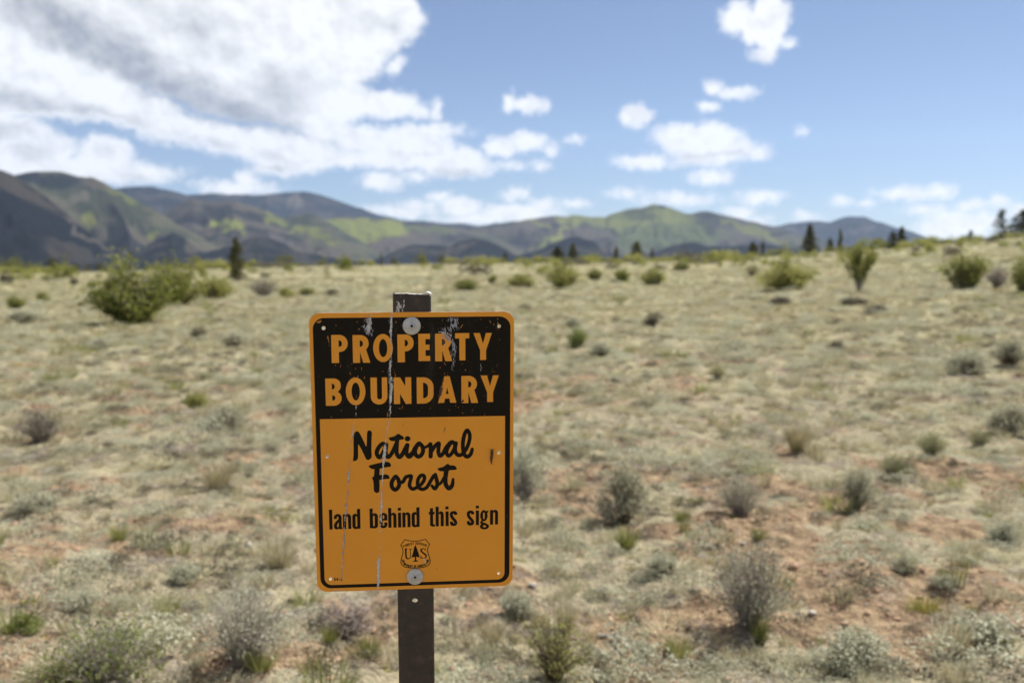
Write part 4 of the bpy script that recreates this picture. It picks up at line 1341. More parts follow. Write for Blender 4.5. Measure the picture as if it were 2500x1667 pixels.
def contours(xs, ys, f):
    ins = f < 0
    code = ins[:-1, :-1] * 1 + ins[:-1, 1:] * 2 + ins[1:, 1:] * 4 + ins[1:, :-1] * 8
    nxt = {}
    def pt(kind, i, j):
        if kind == 'h':
            a, b = f[i, j], f[i, j + 1]; t = a / (a - b)
            return (xs[j] + t * (xs[j + 1] - xs[j]), ys[i])
        a, b = f[i, j], f[i + 1, j]; t = a / (a - b)
        return (xs[j], ys[i] + t * (ys[i + 1] - ys[i]))
    # edges of a cell: bottom h(i,j), right v(i,j+1), top h(i+1,j), left v(i,j); inside kept on the left
    tab = {1: [('l', 'b')], 2: [('b', 'r')], 3: [('l', 'r')], 4: [('r', 't')], 6: [('b', 't')], 7: [('l', 't')], 8: [('t', 'l')],
           9: [('t', 'b')], 11: [('t', 'r')], 12: [('r', 'l')], 13: [('r', 'b')], 14: [('b', 'l')], 5: [('l', 'b'), ('r', 't')], 10: [('b', 'r'), ('t', 'l')]}
    I, J = np.nonzero((code > 0) & (code < 15))
    for i, j in zip(I.tolist(), J.tolist()):
        e = {'b': ('h', i, j), 'r': ('v', i, j + 1), 't': ('h', i + 1, j), 'l': ('v', i, j)}
        for a, b in tab[int(code[i, j])]:
            nxt[e[a]] = e[b]
    loops = []
    while nxt:
        s, b = next(iter(nxt.items()))
        lp = []
        c = s
        while c in nxt:
            lp.append(pt(*c))
            c = nxt.pop(c)
        if len(lp) > 3: loops.append(lp)
    return loops


def rdp(P, eps):
    P = np.array(P)
    keep = np.zeros(len(P), bool); keep[0] = keep[-1] = True
    m = int(np.argmax(np.hypot(*(P - P[0]).T))); keep[m] = True
    st = [(0, m), (m, len(P) - 1)]
    while st:
        a, b = st.pop()
        if b - a < 2: continue
        d = P[b] - P[a]; L = np.hypot(*d) + 1e-12
        v = np.abs((P[a + 1:b, 0] - P[a, 0]) * d[1] - (P[a + 1:b, 1] - P[a, 1]) * d[0]) / L
        k = int(np.argmax(v))
        if v[k] > eps:
            k += a + 1
            keep[k] = True
            st += [(a, k), (k, b)]
    return P[keep]


def flat(name, loops, mat, y0, thick, parent, bevel=0.0, label=None):
    """a flat plate or layer of ink from closed outlines in millimetres; front face at depth y0 (metres)"""
    cu = bpy.data.curves.new(name, 'CURVE')
    cu.dimensions = '2D'; cu.fill_mode = 'BOTH'
    cu.extrude = thick / 2
    cu.bevel_depth = bevel
    if bevel: cu.bevel_resolution = 2; cu.extrude = thick / 2 - bevel
    for lp in loops:
        sp = cu.splines.new('POLY'); sp.use_cyclic_u = True
        sp.points.add(len(lp) - 1)
        co = []
        for (x, y) in lp:
            a, b = loc2(x, y); co += [a, b, 0, 1]
        sp.points.foreach_set('co', co)
    tmp = bpy.data.objects.new('tmp', cu)
    me = bpy.data.meshes.new_from_object(tmp)
    bpy.data.objects.remove(tmp)
    n = len(me.vertices)
    co = np.empty(n * 3); me.vertices.foreach_get('co', co); co = co.reshape(-1, 3)
    out = np.stack([co[:, 0], y0 + thick / 2 - co[:, 2], co[:, 1]], 1)
    me.vertices.foreach_set('co', out.ravel())
    me.update()
    me.materials.clear(); me.materials.append(mat)
    me.name = name
    o = link(name, me, parent)
    if label: o['label'] = label
    return o


def ink(name, ops, mat, y0, parent, step=.2, thick=.00008, label=None, eps=.02):
    xs, ys, f = field(ops, step)
    lp = [rdp(l, eps) for l in contours(xs, ys, f)]
    lp = [l for l in lp if len(l) > 3]
    return flat(name, lp, mat, y0, thick, parent, label=label)


# sign materials -----------------------------------------------------------
def enamel(name, base, c2, rough, scuff, sc=(0.5, 0.45, 0.4)):
    T = new_mat(name)
    tc = T.node('ShaderNodeTexCoord').outputs['Object']
    st = T.vm('MULTIPLY', tc, (60, 60, 9))
    run = T.noise(st, 1.0, 4, 0.6)
    blot = T.noise(tc, 9, 4, 0.6)
    c = T.mix(T.m('MULTIPLY', blot, 0.8, clamp=True), base, c2)
    fine = T.noise(tc, 900, 2, 0.6)
    dirt = T.m('MULTIPLY', T.smooth(run, 0.55, 0.75), T.smooth(fine, 0.45, 0.65))
    c = T.mix(T.m('MULTIPLY', dirt, scuff), c, sc)
    rg = T.m('ADD', rough, T.m('MULTIPLY', T.m('SUBTRACT', blot, .5), .25))
    b = T.node('ShaderNodeBsdfPrincipled', inp={'Base Color': c, 'Roughness': rg})
    b.inputs['Specular IOR Level'].default_value = 0.14
    bp = T.node('ShaderNodeBump', inp={'Strength': 0.08, 'Height': T.noise(tc, 40, 3, 0.5)})
    bp.inputs['Distance'].default_value = 0.002
    T.l.new(bp.outputs[0], b.inputs['Normal'])
    T.l.new(b.outputs[0], T.out.inputs[0])
    return T.mat


M['orange'] = enamel('orange_enamel', (0.90, 0.385, 0.050), (0.70, 0.275, 0.026), 0.42, .22)
M['black'] = enamel('black_enamel', (0.006, 0.005, 0.004), (0.010, 0.008, 0.006), 0.34, .10)
M['zinc'] = plain_mat('zinc', (0.42, 0.43, 0.45), (0.58, 0.58, 0.58), 180, .42, .15, .5, .55)
M['hole'] = plain_mat('rivet_bore', (0.01, 0.01, 0.01), (0.02, 0.02, 0.02), 50)
M['crust'] = plain_mat('bird_dropping', (0.50, 0.48, 0.47), (0.80, 0.78, 0.74), 400, .9, .3)
M['powder'] = plain_mat('pale_residue', (0.22, 0.22, 0.25), (0.42, 0.42, 0.46), 500, .9, .1)
M['chip'] = plain_mat('chipped_orange', (0.35, 0.13, 0.02), (0.60, 0.26, 0.05), 500, .6, .1)
M['scab'] = plain_mat('dark_residue', (0.05, 0.02, 0.015), (0.14, 0.07, 0.06), 500, .8, .3)
M['bare'] = plain_mat('bare_metal_and_rim_light', (0.55, 0.52, 0.50), (0.80, 0.78, 0.76), 300, .45, .3, .5, .3)


def post_mat():
    T = new_mat('rusty_brown_paint')
    tc = T.node('ShaderNodeTexCoord').outputs['Object']
    n1 = T.noise(tc, 60, 5, 0.65)
    st = T.vm('MULTIPLY', tc, (260, 260, 14))
    n2 = T.noise(st, 1.0, 4, 0.65)
    n3 = T.noise(tc, 420, 3, 0.6)
    c = T.ramp(n1, [(0.3, (0.020, 0.015, 0.013)), (0.55, (0.036, 0.027, 0.022)), (0.75, (0.085, 0.050, 0.034))])
    c = T.mix(T.m('MULTIPLY', T.smooth(n2, .58, .72), .35), c, (0.09, 0.08, 0.072))
    c = T.mix(T.m('MULTIPLY', T.smooth(n3, .64, .70), .25), c, (0.16, 0.14, 0.12))
    b = T.node('ShaderNodeBsdfPrincipled', inp={'Base Color': c, 'Roughness': 0.55})
    bp = T.node('ShaderNodeBump', inp={'Strength': 0.4, 'Height': T.m('ADD', n1, n3)})
    bp.inputs['Distance'].default_value = 0.001
    T.l.new(bp.outputs[0], b.inputs['Normal'])
    T.l.new(b.outputs[0], T.out.inputs[0])
    return T.mat


M['post'] = post_mat()

# plate --------------------------------------------------------------------
holes = [(mm(740 + 218 / 4.3556, 700 + 432 / 4.3556), 2.4), (mm(740 + 2083 / 4.3556, 700 + 424 / 4.3556), 2.3),
         (mm(740 + 203 / 3.409, 1020 + 316 / 3.409), 2.2), (mm(740 + 1631 / 3.409, 1020 + 288 / 3.409), 2.2),
         (mm(740 + 231 / 3.409, 1020 + 1339 / 3.409), 2.1), (mm(740 + 1630 / 3.409, 1020 + 1288 / 3.409), 2.0)]
hl = [ell_pts(c[0], c[1], r, r, 20) for c, r in holes]
PT = .0010
plate = flat('plate', [rrect_pts(0, 0, PWM, PHM, (13, 13, 13, 13))] + hl, M['orange'], 0, PT, sign, bevel=.00012)
YI = -.00010
# plate edges get a bright metal colour that paints in the sun's rim light
plate.data.materials.append(M['bare'])
for f_ in plate.data.polygons:
    if abs(f_.normal.y) < .6: f_.material_index = 1
# black band with a frame that runs round the orange field
tl = z1([(100, 325)])[0]; tr = z1([(2203, 325)])[0]
mt = z1([(178, 1405)])[0]; mtr = z1([(2148, 1372)])[0]
b_in_l = z2([(160, 600)])[0][0]; b_in_r = z2([(1680, 600)])[0][0]
bo = z2([(300, 1415)])[0][1]; bi = z2([(300, 1388)])[0][1]
fy = (mt[1] + mtr[1]) / 2
outer = rrect_pts(tl[0] - .2, bo, tr[0] + .2, tl[1], (14, 14, 14, 14))
inner = rrect_pts(mt[0], bi, mtr[0], fy, (9.5, 9.5, 0, 0))
flat('black_ink', [outer, inner] + hl[:2], M['black'], YI, .00009, plate, label='black printed band and frame')

# capital letters: outlines in units of the enlarged crop, y down from the letter's top left
def G_(w, h):
    R = lambda x0, y0, x1, y1, r=(0, 0, 0, 0): rrect_pts(x0, y0, x1, y1, r)   # corners at y0 come first
    return R


def cap(ch):
    R = rrect_pts
    if ch == 'P': return [('+', 'p', R(0, 0, 77, 302)), ('+', 'p', R(0, 0, 172, 184, (0, 88, 88, 0))), ('-', 'p', R(77, 58, 112, 130, (0, 33, 33, 0)))]
    if ch == 'R': return [('+', 'p', R(0, 0, 76, 300)), ('+', 'p', R(0, 0, 168, 178, (0, 86, 86, 0))), ('-', 'p', R(74, 57, 108, 128, (0, 33, 33, 0))),
                          ('+', 'p', [(72, 150), (138, 150), (182, 300), (108, 300), (72, 190)]), ('-', 'p', [(75, 182), (108, 302), (75, 302)])]
    if ch == 'O': return [('+', 'p', ell_pts(103, 151, 104, 152, 40)), ('-', 'p', ell_pts(104, 152, 44, 98, 36))]
    if ch == 'E': return [('+', 'p', R(0, 0, 75, 296)), ('+', 'p', R(0, 0, 124, 58)), ('+', 'p', R(0, 118, 118, 176)), ('+', 'p', R(0, 240, 124, 296))]
    if ch == 'T': return [('+', 'p', R(0, 0, 152, 57)), ('+', 'p', R(46, 0, 110, 296))]
    if ch == 'Y': return [('+', 'p', [(0, 0), (70, 0), (102, 118), (134, 0), (198, 0), (136, 188), (136, 294), (72, 294), (72, 188)])]
    if ch == 'B': return [('+', 'p', R(0, 0, 162, 155, (0, 72, 72, 0))), ('+', 'p', R(0, 135, 168, 298, (0, 80, 80, 0))), ('+', 'p', R(0, 0, 75, 298)),
                          ('-', 'p', R(67, 57, 98, 120, (0, 28, 28, 0))), ('-', 'p', R(69, 185, 102, 241, (0, 27, 27, 0)))]
    if ch == 'U': return [('+', 'p', R(0, 0, 177, 296, (0, 0, 86, 86))), ('-', 'p', R(68, -20, 120, 240, (0, 0, 25, 25)))]
    if ch == 'N': return [('+', 'p', R(0, 0, 66, 292)), ('+', 'p', R(124, 0, 187, 292)), ('+', 'p', [(0, 0), (70, 0), (187, 215), (187, 292), (126, 292), (0, 55)])]
    if ch == 'D': return [('+', 'p', R(0, 0, 180, 290, (0, 108, 108, 0))), ('-', 'p', R(68, 58, 121, 232, (0, 52, 52, 0)))]
    if ch == 'A': return [('+', 'p', [(68, 0), (126, 0), (197, 294), (131, 294), (121, 246), (76, 246), (64, 294), (0, 294)]), ('-', 'p', [(98, 122), (84, 196), (115, 196)])]


def place_ops(ops, o, k, flip=-1):
    out = []
    for op in ops:
        pts = [(o[0] + x * k, o[1] + flip * y * k) for x, y in op[2]]
        out.append((op[0], op[1], pts) + ((np.array(op[3]) * k,) if len(op) > 3 else ()))
    return out


K1 = 0.1172
YL = -.00024
ROW1 = [('P', 297, 506), ('R', 526, 509), ('O', 745, 500), ('P', 1004, 505), ('E', 1227, 500), ('R', 1405, 500), ('T', 1617, 496), ('Y', 1812, 496)]
ROW2 = [('B', 235, 970), ('O', 453, 962), ('U', 718, 962), ('N', 965, 962), ('D', 1210, 962), ('A', 1436, 952), ('R', 1685, 950), ('Y', 1888, 946)]
for row, w in ((ROW1, 'property'), (ROW2, 'boundary')):
    for ch, x, y in row:
        ink('letter', place_ops(cap(ch), z1([(x, y)])[0], K1), M['orange'], YL, plate, .2, label='orange capital letter ' + ch)


# condensed lower case, baseline at y = 0, y up
def low(ch):
    R = rrect_pts
    if ch == 'l': return [('+', 'p', R(0, 0, 76, 495))]
    if ch == 'i': return [('+', 'p', R(0, 0, 76, 372)), ('+', 'p', R(0, 421, 74, 495))]
    if ch == 'n': return [('+', 'p', R(0, 0, 76, 372)), ('+', 'p', R(78, 0, 196, 378, (0, 0, 78, 40))), ('-', 'p', R(77, -10, 122, 312, (0, 0, 20, 24))), ('-', 'p', [(77, 400), (77, 338), (104, 400)])]
    if ch == 'h': return [('+', 'p', R(0, 0, 76, 495)), ('+', 'p', R(76, 0, 196, 378, (0, 0, 78, 50))), ('-', 'p', R(77, -10, 120, 312, (0, 0, 20, 24))), ('-', 'p', [(77, 400), (77, 345), (104, 400)])]
    if ch == 'd': return [('+', 'p', R(0, -6, 150, 378, (75, 50, 50, 78))), ('+', 'p', R(116, 0, 192, 495)), ('-', 'p', R(78, 52, 117, 312, (19, 19, 19, 19))), ('-', 'p', [(115, 400), (115, 345), (88, 400)]), ('-', 'p', [(115, -20), (115, 10), (98, -20)])]
    if ch == 'b': return [('+', 'p', R(45, -6, 196, 378, (50, 78, 78, 50))), ('+', 'p', R(0, 0, 76, 495)), ('-', 'p', R(79, 52, 118, 312, (19, 19, 19, 19))), ('-', 'p', [(77, 400), (77, 345), (104, 400)]), ('-', 'p', [(77, -20), (77, 10), (94, -20)])]
    if ch == 'e': return [('+', 'p', R(0, -6, 186, 378, (88, 88, 88, 88))), ('-', 'p', R(74, 232, 112, 320, (0, 0, 19, 19))), ('-', 'p', R(74, 56, 112, 184, (19, 19, 0, 0))), ('-', 'p', R(100, 138, 200, 184))]
    if ch == 't': return [('+', 'p', R(30, 20, 104, 462, (0, 0, 0, 0))), ('+', 'p', R(0, 304, 140, 372)), ('+', 'p', R(30, -3, 146, 90, (60, 0, 0, 0))), ('-', 'p', R(104, 54, 160, 120, (14, 0, 0, 0)))]
    if ch == 'a': return [('+', 'p', R(6, 200, 188, 382, (0, 0, 82, 86))), ('-', 'p', R(78, 190, 114, 316, (0, 0, 17, 18))), ('-', 'p', R(-5, 150, 80, 260)),
                          ('+', 'p', R(112, 4, 188, 300)), ('+', 'p', chaikin([(120, 262), (60, 205), (12, 140), (0, 70), (22, 10), (64, -6), (105, 6), (130, 40), (130, 200)])),
                          ('-', 'p', chaikin([(118, 178), (92, 138), (76, 92), (80, 58), (98, 50), (114, 66), (118, 96)])), ('+', 'p', R(150, 0, 200, 50, (0, 0, 20, 0)))]
    if ch == 's': return [('+', 's', catmull([(142, 262), (140, 318), (94, 340), (42, 318), (38, 262), (62, 205), (108, 148), (140, 95), (134, 48), (92, 32), (48, 44), (36, 96)]), [37, 37]),
                          ('-', 'p', R(80, 200, 200, 272, (0, 0, 0, 0)) if False else [(98, 268), (190, 284), (190, 230), (120, 225)]), ('-', 'p', [(-10, 110), (76, 112), (60, 150), (-10, 160)])]
    if ch == 'g': return [('+', 'p', ell_pts(97, 236, 90, 142, 40)), ('-', 'p', R(78, 152, 116, 312, (19, 19, 19, 19))), ('+', 'p', [(140, 330), (206, 376), (206, 318), (160, 300)]),
                          ('+', 's', catmull([(60, 110), (36, 76), (52, 44), (120, 20)]), [22, 34]),
                          ('+', 'p', ell_pts(110, -38, 112, 76, 40)), ('-', 'p', ell_pts(112, -34, 40, 26, 24))]


K3 = 0.0537
def base3(x): return 708 - 0.0302 * x
ROW3 = [('l', 96), ('a', 203), ('n', 424), ('d', 650), ('b', 1068), ('e', 1303), ('h', 1512), ('i', 1745), ('n', 1848), ('d', 2070)]
ROW3 += [(c, x + 2058) for c, x in (('t', 423), ('h', 586), ('i', 822), ('s', 925), ('s', 1328), ('i', 1544), ('g', 1640), ('n', 1880))]
for ch, x in ROW3:
    o = mm(795 + x / 9.8, 1220 + base3(x) / 9.8)
    ink('letter', place_ops(low(ch), o, K3, 1), M['black'], YI, plate, .16, label='black small letter ' + ch)

# script words -----------------------------------------------------------------
def S(pts, conv, r, closed=False, k=4):
    kk = .508 / {z4: 14.7, z5: 13.835, z6: 10.008, z7: 17.42}[conv]
    return ('+', 's', catmull(conv(pts), closed, k), np.atleast_1d(r) * kk)


def Pg(pts, conv, sm=1, sign='+'):
    return (sign, 'p', chaikin(conv(pts), sm))


nat = [Pg([(182, 1310), (205, 1100), (198, 500), (215, 340), (270, 262), (335, 240), (390, 270), (440, 350), (560, 580), (665, 835), (682, 600), (685, 320), (710, 240), (765, 205), (840, 245), (868, 310), (852, 500), (845, 900), (860, 1180), (800, 1250), (740, 1280), (670, 1270), (620, 1180), (500, 920), (368, 690), (366, 900), (370, 1150), (350, 1260), (270, 1315), (190, 1325)], z4),
       S([(1235, 705), (1130, 800), (1050, 950), (1045, 1080), (1130, 1185), (1225, 1100), (1320, 900), (1340, 760), (1300, 700)], z4, 78, True),
       S([(1385, 730), (1360, 900), (1370, 1070), (1450, 1180), (1560, 1070), (1650, 900), (1720, 740)], z4, 74),
       S([(1795, 430), (1765, 600), (1750, 850), (1755, 1040), (1845, 1175), (1950, 1090), (2050, 900), (2135, 745)], z4, 80),
       Pg([(1458, 490), (1530, 465), (1680, 430), (1790, 345), (1840, 342), (1900, 390), (2000, 450), (2017, 500), (2005, 545), (1860, 560), (1660, 605), (1560, 600), (1500, 560)], z4),
       S([(2140, 745), (2112, 900), (2110, 1060), (2200, 1165), (2330, 1060), (2420, 920)], z4, 78),
       ('+', 'p', z4(ell_pts(2145, 520, 102, 95))),
       S([(-30, 1070), (110, 960), (200, 790), (310, 650)], z5, 68),
       S([(325, 655), (235, 780), (195, 930), (235, 1050), (325, 1095), (425, 1020), (470, 880), (440, 750), (370, 670)], z5, 72, True),
       S([(440, 770), (560, 775), (705, 672)], z5, 52),
       S([(712, 675), (728, 850), (724, 1085)], z5, [74, 76]),
       S([(745, 920), (860, 750), (995, 645), (990, 800), (985, 950), (1040, 1070), (1140, 990), (1240, 800), (1370, 640), (1450, 600)], z5, 70),
       S([(1450, 610), (1345, 720), (1268, 880), (1268, 1000), (1335, 1070), (1440, 980), (1530, 800), (1530, 660)], z5, 66, True),
       S([(1575, 645), (1548, 780), (1555, 930), (1640, 1040), (1760, 1030), (1900, 880), (2010, 620), (2042, 380), (1960, 212), (1870, 330), (1812, 600), (1815, 850), (1860, 1030), (1960, 1100), (2070, 1020), (2122, 850)], z5, [72, 72, 70, 66, 66, 68, 70, 70, 72, 60])]
ink('script_word', nat, M['black'], YI, plate, .16, label='black script word National')
fst = [Pg([(107, 170), (120, 155), (350, 95), (520, 65), (600, 72), (645, 112), (660, 160), (640, 190), (530, 200), (380, 236), (245, 245), (190, 243), (140, 215)], z6),
       Pg([(250, 230), (382, 220), (372, 400), (376, 780), (350, 815), (310, 830), (260, 810), (235, 770), (228, 560), (205, 490), (192, 455), (210, 430), (238, 425), (248, 300)], z6),
       Pg([(350, 390), (540, 370), (590, 390), (625, 450), (620, 480), (500, 488), (350, 510)], z6),
       S([(762, 430), (700, 510), (668, 600), (690, 700), (760, 748), (830, 695), (862, 600), (835, 500), (790, 440)], z6, 52, True),
       S([(835, 560), (940, 560), (1010, 450), (1060, 425), (1150, 415), (1125, 540), (1110, 650), (1180, 730), (1290, 690), (1400, 610), (1470, 500), (1460, 410), (1390, 400), (1325, 480), (1305, 600), (1340, 700), (1430, 738), (1530, 690), (1610, 560), (1700, 410)], z6, 47),
       S([(1738, 375), (1770, 500), (1788, 620), (1728, 722), (1655, 650)], z6, [44, 50, 52, 50, 36]),
       S([(1775, 640), (1870, 590), (1950, 450)], z6, 36),
       S([(2035, 180), (2005, 300), (1985, 470), (1995, 620), (2070, 715), (2150, 640), (2172, 490)], z6, [62, 62, 56, 56, 58, 54, 32]),
       Pg([(1783, 240), (1810, 222), (1950, 185), (2020, 122), (2060, 120), (2090, 155), (2200, 155), (2255, 205), (2264, 250), (2230, 265), (2090, 275), (1950, 300), (1850, 300)], z6),
       Pg([(1413, 448), (1422, 480), (1378, 552), (1364, 532), (1385, 465)], z6, 1, '-'),
       Pg([(770, 510), (812, 590), (795, 665), (758, 692), (725, 650), (728, 580)], z6, 1, '-'),
       Pg([(1697, 485), (1728, 570), (1716, 642), (1650, 602)], z6, 1, '-')]
ink('script_word', fst, M['black'], YI, plate, .16, label='black script word Forest')

# emblem ------------------------------------------------------------------------
FONT = {'F': [[(0, 0), (0, 1), (.7, 1)], [(0, .5), (.6, .5)]], 'O': [[(.4, 0), (.05, .25), (.05, .75), (.4, 1), (.75, .75), (.75, .25), (.4, 0)]],
        'R': [[(0, 0), (0, 1), (.55, 1), (.72, .78), (.55, .52), (0, .5)], [(.4, .5), (.75, 0)]], 'E': [[(.65, 0), (0, 0), (0, 1), (.65, 1)], [(0, .5), (.55, .5)]],
        'S': [[(.68, .85), (.35, 1), (.05, .8), (.2, .56), (.55, .44), (.7, .2), (.35, 0), (.02, .15)]], 'T': [[(0, 1), (.8, 1)], [(.4, 1), (.4, 0)]],
        'V': [[(0, 1), (.38, 0), (.76, 1)]], 'I': [[(.15, 0), (.15, 1)]], 'C': [[(.7, .82), (.4, 1), (.05, .7), (.05, .3), (.4, 0), (.7, .18)]],
        'D': [[(0, 0), (0, 1), (.4, 1), (.72, .7), (.72, .3), (.4, 0), (0, 0)]], 'P': [[(0, 0), (0, 1), (.55, 1), (.72, .77), (.55, .5), (0, .5)]],
        'A': [[(0, 0), (.38, 1), (.76, 0)], [(.15, .35), (.62, .35)]], 'M': [[(0, 0), (0, 1), (.45, .35), (.9, 1), (.9, 0)]], 'N': [[(0, 0), (0, 1), (.7, 0), (.7, 1)]],
        'G': [[(.7, .82), (.4, 1), (.05, .7), (.05, .3), (.4, 0), (.72, .15), (.72, .48), (.42, .48)]], 'U': [[(0, 1), (0, .25), (.35, 0), (.7, .25), (.7, 1)]],
        'L': [[(0, 1), (0, 0), (.62, 0)]], '5': [[(.65, 1), (.1, 1), (.05, .55), (.45, .6), (.68, .32), (.4, 0), (.02, .1)]],
        '4': [[(.5, 0), (.5, 1), (0, .35), (.75, .35)]], '-': [[(.1, .45), (.55, .45)]], '2': [[(.05, .78), (.35, 1), (.66, .75), (.5, .45), (0, 0), (.7, 0)]], ' ': []}
ADV = {'I': .5, 'M': 1.15, ' ': .5, '-': .85}


def text_path(txt, path, h, r, sx=1.0, adv=1.05):
    """strokes of txt along a path in plate millimetres, reading left to right"""
    P = np.array(path); L = np.concatenate([[0], np.cumsum(np.hypot(*np.diff(P, axis=0).T))])
    wd = [ADV.get(c, adv) for c in txt]
    u = L[-1] / sum(wd)
    out = []; s = 0
    for c, w in zip(txt, wd):
        m = s * u + .5 * w * u
        x = np.interp(m, L, P[:, 0]); y = np.interp(m, L, P[:, 1])
        x2 = np.interp(m + .3, L, P[:, 0]); y2 = np.interp(m + .3, L, P[:, 1])
        x1 = np.interp(m - .3, L, P[:, 0]); y1 = np.interp(m - .3, L, P[:, 1])
        a = math.atan2(y2 - y1, x2 - x1); ca, sa = math.cos(a), math.sin(a)
        cw = .8 * u * sx / .9
        for st in FONT[c]:
            q = []
            for (p, v) in st:
                X = (p - (.38 if c != 'I' else .15)) * cw; Y = v * h
                q.append((x + X * ca - Y * sa, y + X * sa + Y * ca))
            out.append(('+', 's', q, np.array([r, r])))
        s += w
    return out


top_arc = catmull(z7([(290, 540), (400, 490), (540, 445), (690, 412), (820, 402), (960, 412), (1100, 450), (1270, 500)]), False, 6)
bot_arc = catmull(z7([(225, 1050), (232, 1150), (290, 1260), (400, 1335), (560, 1365), (760, 1372), (960, 1362), (1120, 1330), (1260, 1270), (1340, 1180), (1372, 1030)]), False, 6)
em = [S([(335, 200), (560, 252), (780, 262), (1000, 240), (1215, 182)], z7, 17), S([(1215, 182), (1395, 395)], z7, 17, False, 1), S([(335, 200), (165, 440)], z7, 17, False, 1),
      S([(1395, 395), (1325, 540), (1310, 660), (1340, 800), (1395, 980), (1422, 1120), (1390, 1230), (1290, 1315), (1120, 1372), (960, 1397), (790, 1402), (600, 1400), (400, 1378), (270, 1318), (190, 1222), (175, 1110), (210, 950), (252, 800), (265, 690), (240, 570), (165, 440)], z7, 18),
      Pg([(790, 420), (830, 500), (850, 580), (880, 620), (880, 670), (915, 720), (900, 735), (940, 785), (925, 800), (960, 860), (945, 870), (980, 950), (930, 950), (830, 925), (822, 1050), (860, 1085), (935, 1105), (860, 1130), (790, 1140), (640, 1130), (720, 1105), (765, 1070), (770, 930), (690, 950), (610, 970), (650, 900), (630, 880), (680, 830), (665, 810), (700, 760), (680, 740), (715, 690), (705, 660), (730, 600), (722, 560), (755, 500)], z7, 0),
      S([(385, 600), (388, 880), (420, 985), (490, 1010), (560, 975), (580, 880), (570, 605)], z7, [38, 36, 34, 24, 18, 16, 16]),
      S([(340, 598), (440, 598)], z7, 16, False, 1), S([(525, 598), (625, 598)], z7, 14, False, 1),
      S([(1215, 650), (1180, 598), (1110, 582), (1030, 630), (1050, 700), (1150, 790), (1240, 860), (1235, 950), (1150, 990), (1060, 970), (1020, 900)], z7, [14, 16, 20, 34, 36, 36, 34, 24, 18, 16, 14]),
      S([(1218, 580), (1218, 660)], z7, 11, False, 1), S([(1020, 900), (1020, 1005)], z7, 14, False, 1)]
em += text_path('FOREST SERVICE', top_arc, 2.9, .34)
em += text_path('DEPARTMENT OF AGRICULTURE', bot_arc, 2.7, .34)
ink('emblem', em, M['black'], YI, plate, .11, label='black shield emblem with a tree', eps=.015)
c54 = z2([(258, 1355)])[0]; c55 = z2([(332, 1352)])[0]
ink('form_number', text_path('54-2', [c54, c55], 3.9, .42, 1.0), M['black'], YI, plate, .12, label='small black number 54-2')


# washers -------------------------------------------------------------------------
def lathe(name, cx, cy, prof, mat, parent, seg=48):
    """prof: (radius in mm, depth in metres) from rim to centre; turned about the plate normal"""
    a, b = loc2(cx, cy)
    V = []; Q = []
    for (r, d) in prof:
        for k in range(seg):
            t = 2 * math.pi * k / seg
            V.append((a + r / 1000 * math.cos(t), d, b + r / 1000 * math.sin(t)))
    for i in range(len(prof) - 1):
        for k in range(seg):
            k2 = (k + 1) % seg
            Q.append((i * seg + k, i * seg + k2, (i + 1) * seg + k2, (i + 1) * seg + k))
    me = mesh_from(name, V, np.array(Q), mat, True)
    return link(name, me, parent)


for (cx, cy), R in ((z1([(1157, 414)])[0], 11.3), (z2([(936, 1317)])[0], 10.9)):
    w = lathe('washer', cx, cy, [(R - .2, -.0003), (R, -.0008), (R - .1, -.0016), (R - .6, -.0019), (7.5, -.0021), (5.0, -.0022)], M['zinc'], sign)
    lathe('rivet', cx, cy, [(5.2, -.0021), (4.4, -.0022), (3.6, -.0026), (3.0, -.0036), (2.4, -.0039), (1.7, -.0036), (1.6, -.0010), (0.01, -.0008)], M['zinc'], w, 32)
    lathe('rivet_bore', cx, cy, [(1.58, -.0022), (0.01, -.0021)], M['hole'], w, 20)

# post ----------------------------------------------------------------------------
pl = mm(961.6, 760)[0] + .4; pr = mm(1052.4, 760)[0] + 1.5
pl2 = mm(974.2, 1520)[0]; pr2 = mm(1059, 1520)[0]
pl, pr = (pl + pl2) / 2 + 1.6, (pr + pr2) / 2 - 2.6
topL = mm(962, 717.5)[1]; topR = mm(1050, 721)[1]
botm = -(LIFT + .35) * 1000
hc = mm(1014.3, 1466.9)
r_ = np.random.default_rng(3)
tp = [(pr - (pr - pl) * k / 14, topR + (topL - topR) * k / 14 + r_.normal() * .18) for k in range(15)]
web = [(pl, botm), (pr, botm)] + tp
YP = PT + .0004
post = flat('post', [web, ell_pts(hc[0], hc[1], 4.1, 3.4, 24)], M['post'], YP, .0028, sign, bevel=.0003)
for side in (-1, 1):
    e = pl if side < 0 else pr
    prof = []
    for k in range(6):                                   # rounded outer corner, then the flange runs back
        a = math.radians(90 * k / 5)
        prof.append((e + side * (3.2 * math.sin(a) - .5), YP + .0032 - .0032 * math.cos(a)))
    prof += [(e + side * 2.7, YP + .024), (e - side * .1, YP + .024), (e - side * .1, YP + .0031), (e - side * .5, YP + .0031)]
    V = []; n = len(prof)
    top = topL if side < 0 else topR
    for zz in (botm, top - .3):
        for (px_, dy) in prof:
            a, b = loc2(px_, zz); V.append((a, dy, b))
    g = Geo(); qs = [(k, (k + 1) % n, n + (k + 1) % n, n + k) for k in range(n)]
    me = bpy.data.meshes.new('flange')
    me.from_pydata(V, [], qs + [tuple(range(n, 2 * n)), tuple(range(n))[::-1]])
    me.materials.append(M['post'])
    link('flange', me, post)
